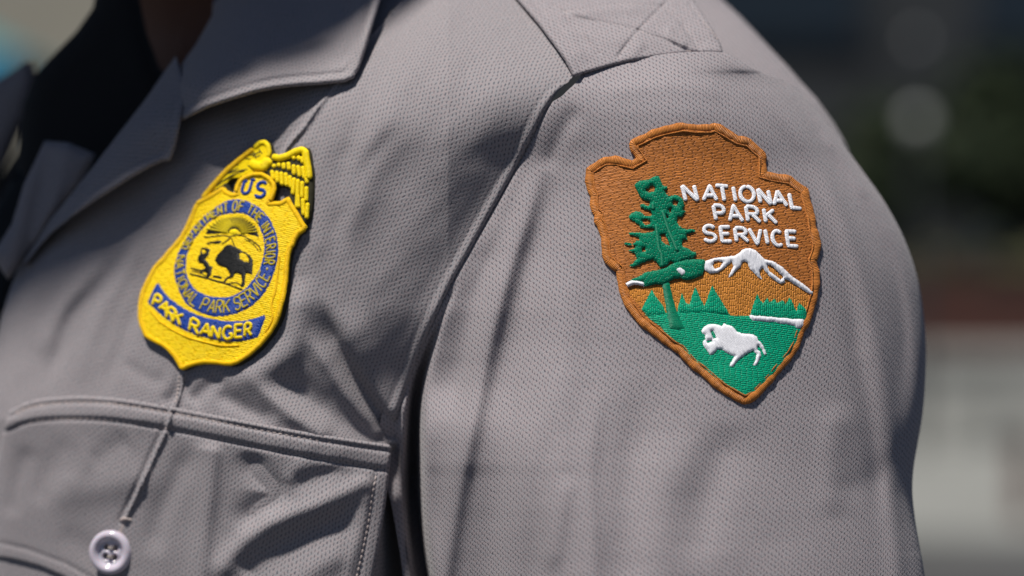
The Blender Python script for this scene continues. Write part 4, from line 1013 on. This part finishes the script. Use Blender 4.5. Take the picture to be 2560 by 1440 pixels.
# ring text: point at fraction between inner and outer outline for an angle
cR = np.array([572.0, 645.0])
def ray(poly, a):
    P = np.asarray(poly, float) - cR; d = np.array([math.cos(a), math.sin(a)]); best = 0
    for p, q in zip(P, np.roll(P, -1, 0)):
        e = q - p; den = d[0] * e[1] - d[1] * e[0]
        if abs(den) < 1e-9: continue
        t = (p[0] * e[1] - p[1] * e[0]) / den; u = (p[0] * d[1] - p[1] * d[0]) / den
        if t > 0 and -1e-6 <= u <= 1 + 1e-6: best = max(best, t)
    return best
def ringpt(a, f):
    r_ = ray(RI_, a) * (1 - f) + ray(RO_, a) * f; return cR + r_ * np.array([math.cos(a), math.sin(a)])
def ringtext(txt, a0, a1, flip, fl=.18, fh=.82, hw=1.9):
    # equal arc-length steps along the middle of the ring
    A = np.linspace(a0, a1, 200); P = np.array([ringpt(a, .5) for a in A]); s_ = np.concatenate([[0], np.cumsum(np.hypot(*(P[1:] - P[:-1]).T))])
    wd = np.array([.45 if c in 'I .-' else 1 for c in txt]); cum = np.concatenate([[0], np.cumsum(wd)]); tot = cum[-1]
    for i, ch in enumerate(txt):
        if ch == ' ': continue
        l_, r_ = (cum[i] + .12 * wd[i]) / tot, (cum[i + 1] - .14 * wd[i]) / tot
        al, ar = (np.interp(v * s_[-1], s_, A) for v in (l_, r_))
        if flip: BL, BR, TL = ringpt(al, fh), ringpt(ar, fh), ringpt(al, fl)
        else: BL, BR, TL = ringpt(al, fl), ringpt(ar, fl), ringpt(al, fh)
        letter(ch, TL, BL, BR, BADGE, hw, 2.6, M['ringletter'], badge, BB + 5.4)
D2 = math.radians
ringtext('DEPARTMENT OF THE INTERIOR', D2(190), D2(372), False)
ringtext('NATIONAL PARK SERVICE', D2(182), D2(22), True)
ribbon('ring_dot', [[tuple(ringpt(D2(186), .45)), tuple(ringpt(D2(186), .55))]], BADGE, 4, 3, M['ringletter'], badge, base=BB + 5)
ribbon('ring_dash', [[tuple(ringpt(D2(14), .5)), tuple(ringpt(D2(19), .5))]], BADGE, 2.4, 3, M['ringletter'], badge, base=BB + 5)
# medallion picture
SKY = Z7([(345, 500), (380, 440), (430, 380), (500, 330), (580, 295), (700, 280), (800, 300), (880, 345), (940, 410), (975, 500), (985, 560), (900, 520), (800, 490), (740, 480), (700, 470), (640, 490), (500, 500), (380, 510)])
bfill('medallion_sky', SKY, 3.6, M['black'], 0, puff=1, sp=4)
sc_ = Z7([(690, 480)])[0]
for k, a in enumerate(np.linspace(190, 355, 21)):
    a_ = math.radians(a); d = np.array([math.cos(a_), math.sin(a_)]); r0 = 15 + (k % 2) * 4; r1 = ray(RI_, math.atan2(d[1], d[0] )) 
    p0 = np.array(sc_) + d * r0; p1 = np.array(sc_) + d * (r0 + 8)
    # stop short of the ring
    for L in np.arange(r0 + 6, 90, 2):
        q = np.array(sc_) + d * L
        if not inside(q[0], q[1], RI_): break
        p1 = q
    p1 = np.array(sc_) + d * (np.hypot(*(p1 - np.array(sc_))) - 3)
    if np.hypot(*(p1 - p0)) > 6: ribbon('sun_ray', [[tuple(p0), tuple(p1)]], BADGE, 1.5 + .9 * (k < 8), 2, M['ringletter'], badge, base=BB + 4.6)
bfill('medallion_sun', Z7([(630, 490), (632, 460), (650, 434), (690, 425), (728, 436), (748, 462), (750, 490), (690, 496)]), 5, M['lemon'], 0, puff=2, pw=3, sp=3)
def bk(L, hw=1.6): ribbon('medallion_line', [smooth_line(Z7(L), 3)], BADGE, hw, 1.6, M['black'], badge, base=BB + 3.4)
bk([(350, 520), (430, 520), (560, 505), (640, 525), (600, 570), (550, 600)]); bk([(650, 520), (680, 590), (700, 640)], 1.2); bk([(640, 515), (760, 500), (880, 560), (960, 620), (985, 680)])
bk([(800, 540), (900, 600), (960, 680)], 1.1); bk([(200, 870), (260, 885), (330, 900), (400, 920)], 2.0); bk([(190, 930), (320, 965), (480, 1010), (640, 1060), (780, 1110)], 2.2)
bk([(210, 905), (300, 920), (380, 960)], 1.4); bk([(450, 965), (500, 965), (550, 985)], 3.0); bk([(570, 1040), (600, 990), (650, 960)], 2.6); bk([(590, 1050), (700, 1030), (760, 1060)], 1.4)
def bs(L, holes=()):
    q = lambda P: [(690 + (a_ - 690) * 1.14, 870 + (b_ - 880) * 1.12) for a_, b_ in P] if L[0] == (498, 800) else P
    L, holes = q(L), [q(h) for h in holes]
    bfill('medallion_bison', Z7(L), 4.2, M['black'], 0, holes=[Z7(h) for h in holes], puff=2, pw=2.5, sp=3)
bs([(350, 600), (400, 580), (470, 560), (540, 555), (560, 575), (520, 605), (450, 600), (400, 615)])
bs([(310, 660), (330, 635), (380, 640), (430, 650), (420, 700), (400, 740), (370, 770), (400, 800), (420, 840), (460, 860), (440, 910), (430, 960), (400, 990), (370, 990), (380, 930), (350, 900), (340, 950), (300, 940), (310, 890), (360, 870), (340, 830), (300, 820), (275, 780), (280, 740), (305, 710)], [[(330, 675), (360, 665), (372, 690), (345, 705)]])
bs([(498, 800), (520, 745), (556, 706), (590, 662), (622, 642), (664, 644), (712, 668), (752, 694), (806, 722), (850, 760), (876, 800), (872, 860), (866, 950), (852, 972), (838, 935), (806, 940), (798, 980), (792, 1052), (772, 1078), (742, 1066), (758, 1010), (748, 950), (700, 934), (684, 970), (652, 992), (628, 980), (642, 935), (610, 890), (566, 868), (522, 850)],
   [[(742, 742), (772, 728), (806, 752), (826, 786), (822, 812), (786, 808), (752, 790)]])
# banner
BAN = Z4([(285, 372), (305, 420), (340, 470), (380, 525), (420, 570), (490, 625), (560, 670), (640, 715), (720, 750), (810, 780), (900, 800), (1000, 818), (1100, 825), (1200, 820), (1300, 808), (1430, 770), (1522, 716), (1500, 770), (1475, 840), (1450, 900), (1410, 1012), (1350, 1035), (1280, 1050), (1120, 1066), (1030, 1062), (950, 1050), (780, 1010), (690, 985), (600, 950), (500, 898), (400, 830), (330, 785), (270, 730), (165, 632), (200, 540), (240, 450)])
bfill('badge_banner', BAN, 3.8, M['blue'], math.radians(20), puff=2.5, pw=3, sp=5)
for ch, a_, b_, c_ in [('P', (275, 530), (228, 655), (300, 700)), ('A', (352, 596), (300, 700), (384, 762)), ('R', (428, 672), (382, 795), (462, 846)), ('K', (505, 722), (462, 838), (540, 880)),
                       ('R', (670, 795), (642, 935), (740, 978)), ('A', (788, 848), (762, 978), (872, 1006)), ('N', (902, 880), (890, 1008), (975, 1026)), ('G', (1025, 885), (1012, 1025), (1112, 1028)),
                       ('E', (1152, 872), (1150, 1010), (1232, 1004)), ('R', (1258, 858), (1256, 1000), (1332, 990))]:
    bl(ch, [a_, b_, c_], 3.9, 4.2, 'lemon', 5.6, Z4)
ribbon('badge_groove', [smooth_line(Z4([(190, 700), (300, 830), (450, 930), (620, 1010), (800, 1060), (1000, 1100), (1200, 1100)]), 3)], BADGE, 3.2, 3.4, M['gold'], badge, base=BB + 2.6)
ribbon('badge_groove', [smooth_line(Z4([(1640, 80), (1620, 300), (1600, 500), (1560, 640), (1570, 800), (1480, 960)]), 3)], BADGE, 3.4, 3.4, M['gold'], badge, base=BB + 2.6)

# ------------------------------------------------------------------ the wearer
def noisemat0(name, c1, c2, scale, rough=.9):
    m, nt, b = newmat(name, c1, rough); n = nd(nt, 'ShaderNodeTexNoise'); n.inputs['Scale'].default_value = scale; n.inputs['Detail'].default_value = 6
    tc = nd(nt, 'ShaderNodeTexCoord'); nt.links.new(tc.outputs['Object'], n.inputs['Vector'])
    nt.links.new(mixc(nt, smoothnode(nt, n.outputs['Fac'], .35, .65), c1, c2), b.inputs['Base Color']); return m
def ring_mesh(rings, n=32):
    V, F = [], []
    for (c, rx, ry, yaw) in rings:
        for k in range(n):
            a = 2 * math.pi * k / n; x_, y_ = rx * math.cos(a), ry * math.sin(a)
            V.append((c[0] + x_ * math.cos(yaw) - y_ * math.sin(yaw), c[1] + x_ * math.sin(yaw) + y_ * math.cos(yaw), c[2]))
    for i in range(len(rings) - 1):
        for k in range(n): F.append((i*n+k, i*n+(k+1) % n, (i+1)*n+(k+1) % n, (i+1)*n+k))
    F.append(tuple(range(n))[::-1]); F.append(tuple((len(rings)-1)*n + k for k in range(n)))
    return V, F
NX, NY = -0.124, 1.035; YW = math.radians(-25)
pb = empty('person', (NX, NY, 1.3)); tag(pb, 'person with dark skin wearing the open-collared grey shirt, only the shaded neck in view', 'person')
def pm(name, V, F, mat): return make(name, np.asarray(V) - np.array([NX, NY, 1.3]), F, mat, pb)
V, F = ring_mesh([((NX, NY + .03, 1.20), .13, .08, YW), ((NX, NY + .03, 1.34), .14, .085, YW), ((NX, NY + .02, 1.42), .12, .07, YW), ((NX, NY + .01, 1.455), .082, .06, YW), ((NX, NY, 1.48), .056, .056, YW), ((NX, NY, 1.52), .047, .054, YW), ((NX - .004, NY - .006, 1.56), .049, .058, YW), ((NX - .012, NY - .02, 1.585), .066, .078, YW), ((NX - .018, NY - .032, 1.61), .070, .092, YW), ((NX - .02, NY - .03, 1.66), .076, .098, YW), ((NX - .018, NY - .02, 1.71), .078, .100, YW), ((NX - .016, NY - .012, 1.76), .074, .094, YW), ((NX - .014, NY - .008, 1.80), .055, .070, YW), ((NX - .014, NY - .008, 1.818), .02, .03, YW)])
pm('body', V, F, M['skin'])
# black undershirt: a band round the neck's base that fills the collar opening
V, F = ring_mesh([((NX - .01, NY + .01, 1.22), .150, .105, YW), ((NX - .01, NY + .01, 1.36), .150, .105, YW), ((NX - .01, NY + .005, 1.43), .120, .092, YW), ((NX - .012, NY, 1.465), .086, .078, YW), ((NX - .014, NY - .004, 1.485), .066, .068, YW), ((NX - .015, NY - .004, 1.488), .06, .062, YW)])
pm('undershirt', V, F, M['dark_cloth'])

NECKB = [(250, -70), (345, -70), (350, 0), (366, 80), (398, 168), (430, 196), (470, 220), (470, 300), (330, 480), (120, 560), (40, 420), (58, 262), (84, 190), (120, 150), (190, 80), (232, 20)]
V_, F_, bd2, _ = triangulate(NECKB, 14)
zz = -760 - .35 * np.abs(V_[:, 0] - 380) - 60 * (1 - np.sqrt(1 - np.clip(1 - bd2 / 60, 0, 1) ** 2))
pm('undershirt_collar', W(V_[:, 0], V_[:, 1], zz), F_, M['dark_cloth'])
# broad flat-brimmed hat added out of view to shade the neck and inner collar
HX, HY, HZ = -.188, .938, 1.69
pr = [(.0001, .105), (.05, .110), (.075, .095), (.088, .05), (.092, .004), (.13, .001), (.160, .0), (.178, .004), (.180, .001), (.160, -.005), (.13, -.004), (.091, -.003), (.0001, -.002)]
V, F = lathe(pr, 64)
V = [(v[0], v[1] * 1.03, v[2] * (1 - .25 * math.exp(-(v[0] / .03) ** 2) * (v[2] > .08))) for v in V]
pm('added_shade_hat', np.array(V) + np.array([HX, HY, HZ]), F, noisemat0('tan_felt', (.30, .22, .13), (.27, .20, .12), 40))

# black strap crossing the far side
STRP = [(172, 284), (120, 330), (60, 400), (0, 500), (-60, 620), (-40, 900), (10, 900), (10, 780), (30, 700), (60, 620), (110, 480), (170, 360), (210, 320)]

sheet('black_strap', STRP, lambda x, y, b: -900 + .2 * (x - 60) + 0 * y, M['strapm'], sp=12, thick=10, roll=8, ang=.9)

# ------------------------------------------------------------------ the place behind
def at(x, y, D): k = S * D / D0; return ((x - 1280) * k, D, CAMZ + (720 - y) * k)
def box(name, lo, hi, mat, parent=None, bevel=0):
    (x0, y0_, z0), (x1, y1, z1) = lo, hi
    V = [(x0, y0_, z0), (x1, y0_, z0), (x1, y1, z0), (x0, y1, z0), (x0, y0_, z1), (x1, y0_, z1), (x1, y1, z1), (x0, y1, z1)]
    F = [(0, 3, 2, 1), (4, 5, 6, 7), (0, 1, 5, 4), (1, 2, 6, 5), (2, 3, 7, 6), (3, 0, 4, 7)]
    return make(name, V, F, mat, parent, smooth=False)
def noisemat(name, c1, c2, scale, rough=.9):
    m, nt, b = newmat(name, c1, rough); n = nd(nt, 'ShaderNodeTexNoise'); n.inputs['Scale'].default_value = scale; n.inputs['Detail'].default_value = 6
    tc = nd(nt, 'ShaderNodeTexCoord'); nt.links.new(tc.outputs['Object'], n.inputs['Vector'])
    nt.links.new(mixc(nt, smoothnode(nt, n.outputs['Fac'], .35, .65), c1, c2), b.inputs['Base Color']); return m
asph = noisemat('asphalt', (.05, .05, .052), (.035, .035, .037), 3)
pave = noisemat('pale_concrete', (.22, .225, .215), (.17, .175, .165), 1.2)
wallm = noisemat('pale_stone', (.31, .31, .29), (.23, .235, .22), .8)
brickm = noisemat('red_brick', (.085, .03, .022), (.055, .024, .018), 6)
leafm = noisemat('dark_leaves', (.02, .036, .009), (.009, .018, .006), 4)
leafo = noisemat('olive_leaves', (.10, .10, .035), (.05, .055, .02), 3)
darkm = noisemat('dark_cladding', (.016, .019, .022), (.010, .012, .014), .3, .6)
barkm = noisemat('bark', (.06, .045, .035), (.035, .028, .02), 8)
beige = noisemat('beige_render', (.26, .245, .20), (.22, .21, .175), .4)
bluem = noisemat('blue_canvas', (.01, .13, .26), (.01, .11, .22), 1)
tealm = noisemat('teal_canvas', (.04, .17, .17), (.03, .14, .15), 1)
gm = make('ground', [(-150, -60, 0), (150, -60, 0), (150, 300, 0), (-150, 300, 0)], [(0, 1, 2, 3)], asph, smooth=False); tag(gm, kind='structure')
box('pavement', (-60, 12.7, .0), (60, 20.0, .12), pave)['kind'] = 'structure'
wl = empty('low_wall', (6, 20.2, .12)); tag(wl, 'low pale stone wall running across behind the sleeve', 'wall')
def wpart(o): return kid(o, wl)
for i in range(14):
    x0 = -14 + i * 3
    wpart(box('stone_block', (x0, 20.0, .125), (x0 + 2.97, 20.6, .78), wallm)); 
    wpart(box('coping_stone', (x0 - .0, 19.94, .785), (x0 + 2.975, 20.66, .90), wallm))
bw = empty('brick_wall', (6, 22, 0)); tag(bw, 'dark red brick wall behind the low pale stone wall', 'wall')
kid(box('wall_face', (-16, 22.0, 0), (30, 22.4, 1.42), brickm), bw); kid(box('wall_cap', (-16, 21.95, 1.424), (30, 22.45, 1.52), noisemat('dull_brick_cap', (.08, .032, .022), (.055, .026, .02), 3)), bw)
def leafcloud(name, c, r, n, mat, parent, seed, size=.12):
    q = np.random.default_rng(seed); V, F = [], []
    cl = [(q.normal(0, .45, 3) * np.array(r) + np.array(c), q.uniform(.35, .6)) for _ in range(14)]
    for i in range(n):
        cc_, rr = cl[q.integers(len(cl))]; p = cc_ + q.normal(0, .45, 3) * np.array(r) * rr
        a = q.normal(0, 1, 3); a /= np.linalg.norm(a); b = np.cross(a, q.normal(0, 1, 3)); b /= np.linalg.norm(b); s_ = size * q.uniform(.6, 1.4)
        k = len(V); V += [p - a*s_, p + b*s_*.5, p + a*s_, p - b*s_*.5]; F.append((k, k+1, k+2, k+3))
    return kid(make(name, V, F, mat, None, smooth=False), parent)
hg = empty('hedge', (6, 23.5, 0)); tag(hg, 'dry olive green hedge above the brick wall', 'hedge')
q = np.random.default_rng(5); V, F = [], []
for i in range(9000):
    p = np.array([q.uniform(-14, 28), q.uniform(22.9, 24.2), q.uniform(.1, 1.80 + .08 * math.sin(i * .01))]); a = q.normal(0, 1, 3); a /= np.linalg.norm(a); b = np.cross(a, q.normal(0, 1, 3)); b /= np.linalg.norm(b)
    k = len(V); V += [p - a*.10, p + b*.06, p + a*.10, p - b*.06]; F.append((k, k+1, k+2, k+3))
kid(make('foliage', V, F, leafo, None, smooth=False), hg)
kid(box('woody_core', (-14, 23.1, 0), (28, 24.0, 1.65), barkm), hg)
# dark building
bd_ = empty('dark_building', (6, 34, 0)); tag(bd_, 'tall dark building filling the background at the upper right', 'building')
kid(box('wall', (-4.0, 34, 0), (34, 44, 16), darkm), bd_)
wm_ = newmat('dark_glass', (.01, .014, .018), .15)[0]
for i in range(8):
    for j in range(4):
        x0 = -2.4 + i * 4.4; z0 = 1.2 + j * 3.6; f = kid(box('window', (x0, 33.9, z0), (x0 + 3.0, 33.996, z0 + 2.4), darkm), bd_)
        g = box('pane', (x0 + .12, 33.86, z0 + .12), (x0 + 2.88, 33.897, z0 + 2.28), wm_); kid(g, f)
# trees
def tree(x, y, D, r, seed, label, mat=None):
    c = at(x, y, D); t = empty('leafy_tree', (c[0], c[1], 0)); tag(t, label, 'tree', 'trees in front of the dark building')
    V, F = tube([(c[0], c[1], 0), (c[0] + .05, c[1], c[2] * .5), (c[0] - .05, c[1], c[2])], .16, 10); kid(make('trunk', V, F, barkm), t)
    for k in range(4):
        a = k * 1.7 + seed; V, F = tube([(c[0], c[1], c[2] * .6), (c[0] + math.cos(a) * r * .4, c[1] + math.sin(a) * r * .4, c[2] + .2), (c[0] + math.cos(a) * r * .8, c[1] + math.sin(a) * r * .7, c[2] + r * .5)], .06, 7); kid(make('limb', V, F, barkm), t)
    leafcloud('crown', c, (r, r, r * .8), 5200, mat or leafm, t, seed)
tree(2230, 440, 27, .75, 3, 'dark green tree close to the sleeve edge in the background')
tree(2540, 380, 28, 1.1, 4, 'dark green tree at the right edge of the picture')
# globe lamps
def lamp(x, y, D, r, label):
    c = at(x, y, D); t = empty('street_lamp', (c[0], c[1], 0)); tag(t, label, 'street lamp', 'globe lamps in the background')
    V, F = tube([(c[0], c[1], 0), (c[0], c[1], c[2] - r)], .04, 12); kid(make('lamp_post', V, F, darkm), t)
    pr = [(max(1e-4, r * math.sin(a)), -r * math.cos(a)) for a in np.linspace(0.001, math.pi - .001, 14)]; V, F = lathe(pr, 20)
    kid(make('lamp_globe', np.array(V) + np.array(c), F, newmat('white_glass', (.36, .37, .37), .3)[0]), t)
lamp(2295, 303, 19, .085, 'black post with a white globe, clearer blurred disc beside the sleeve')
lamp(2292, 100, 26, .055, 'black post with a smaller, fainter white globe high up')
# post at the right edge
c = at(2562, 1100, 13.5); pp = empty('bollard', (c[0], c[1], .12)); tag(pp, 'dark reddish post standing at the right edge of the picture', 'post')
V, F = tube([(c[0], c[1], .12), (c[0], c[1], c[2])], .06, 14); kid(make('shaft', V, F, brickm), pp)
V, F = lathe([(.001, .10), (.05, .09), (.075, .05), (.08, 0), (.001, -.01)], 16); kid(make('cap', np.array(V) + np.array(c), F, darkm), pp)
# left side
bl_ = empty('beige_building', (-7, 30, 0)); tag(bl_, 'beige building blurred in the upper left corner', 'building')
kid(box('wall', (-26, 30, 0), (-4.2, 40, 12), beige), bl_)
for i in range(4):
    for j in range(3):
        kid(box('window', (-24 + i * 5.2, 29.93, 4.6 + j * 3), (-22.4 + i * 5.2, 29.996, 6.2 + j * 3), wm_), bl_)
cv = empty('canopy_tent', (at(-150, 250, 9)[0], 9, 0)); tag(cv, 'blue and teal canopy blurred behind the collar at far left', 'canopy')
a, b = at(-420, 300, 9), at(110, 300, 9); t_ = at(-150, 120, 9)
x0, x1, zb0, zt0 = a[0], b[0], at(0, 215, 9)[2], at(0, 165, 9)[2]
kid(make('canopy_roof', [(x0, 8.6, zt0), (x1, 8.6, zt0), (x1, 10.4, zt0), (x0, 10.4, zt0), ((x0+x1)/2, 9.5, zt0 + .22)], [(0, 1, 4), (1, 2, 4), (2, 3, 4), (3, 0, 4)], tealm, smooth=False), cv)
kid(box('valance', (x0, 8.57, at(0, 330, 9)[2]), (x1, 8.6, zt0 - .002), bluem), cv)
for xx in (x0 + .03, x1 - .03):
    for yy in (8.66, 10.34):
        V, F = tube([(xx, yy, 0), (xx, yy, zt0)], .02, 8); kid(make('pole', V, F, darkm), cv)
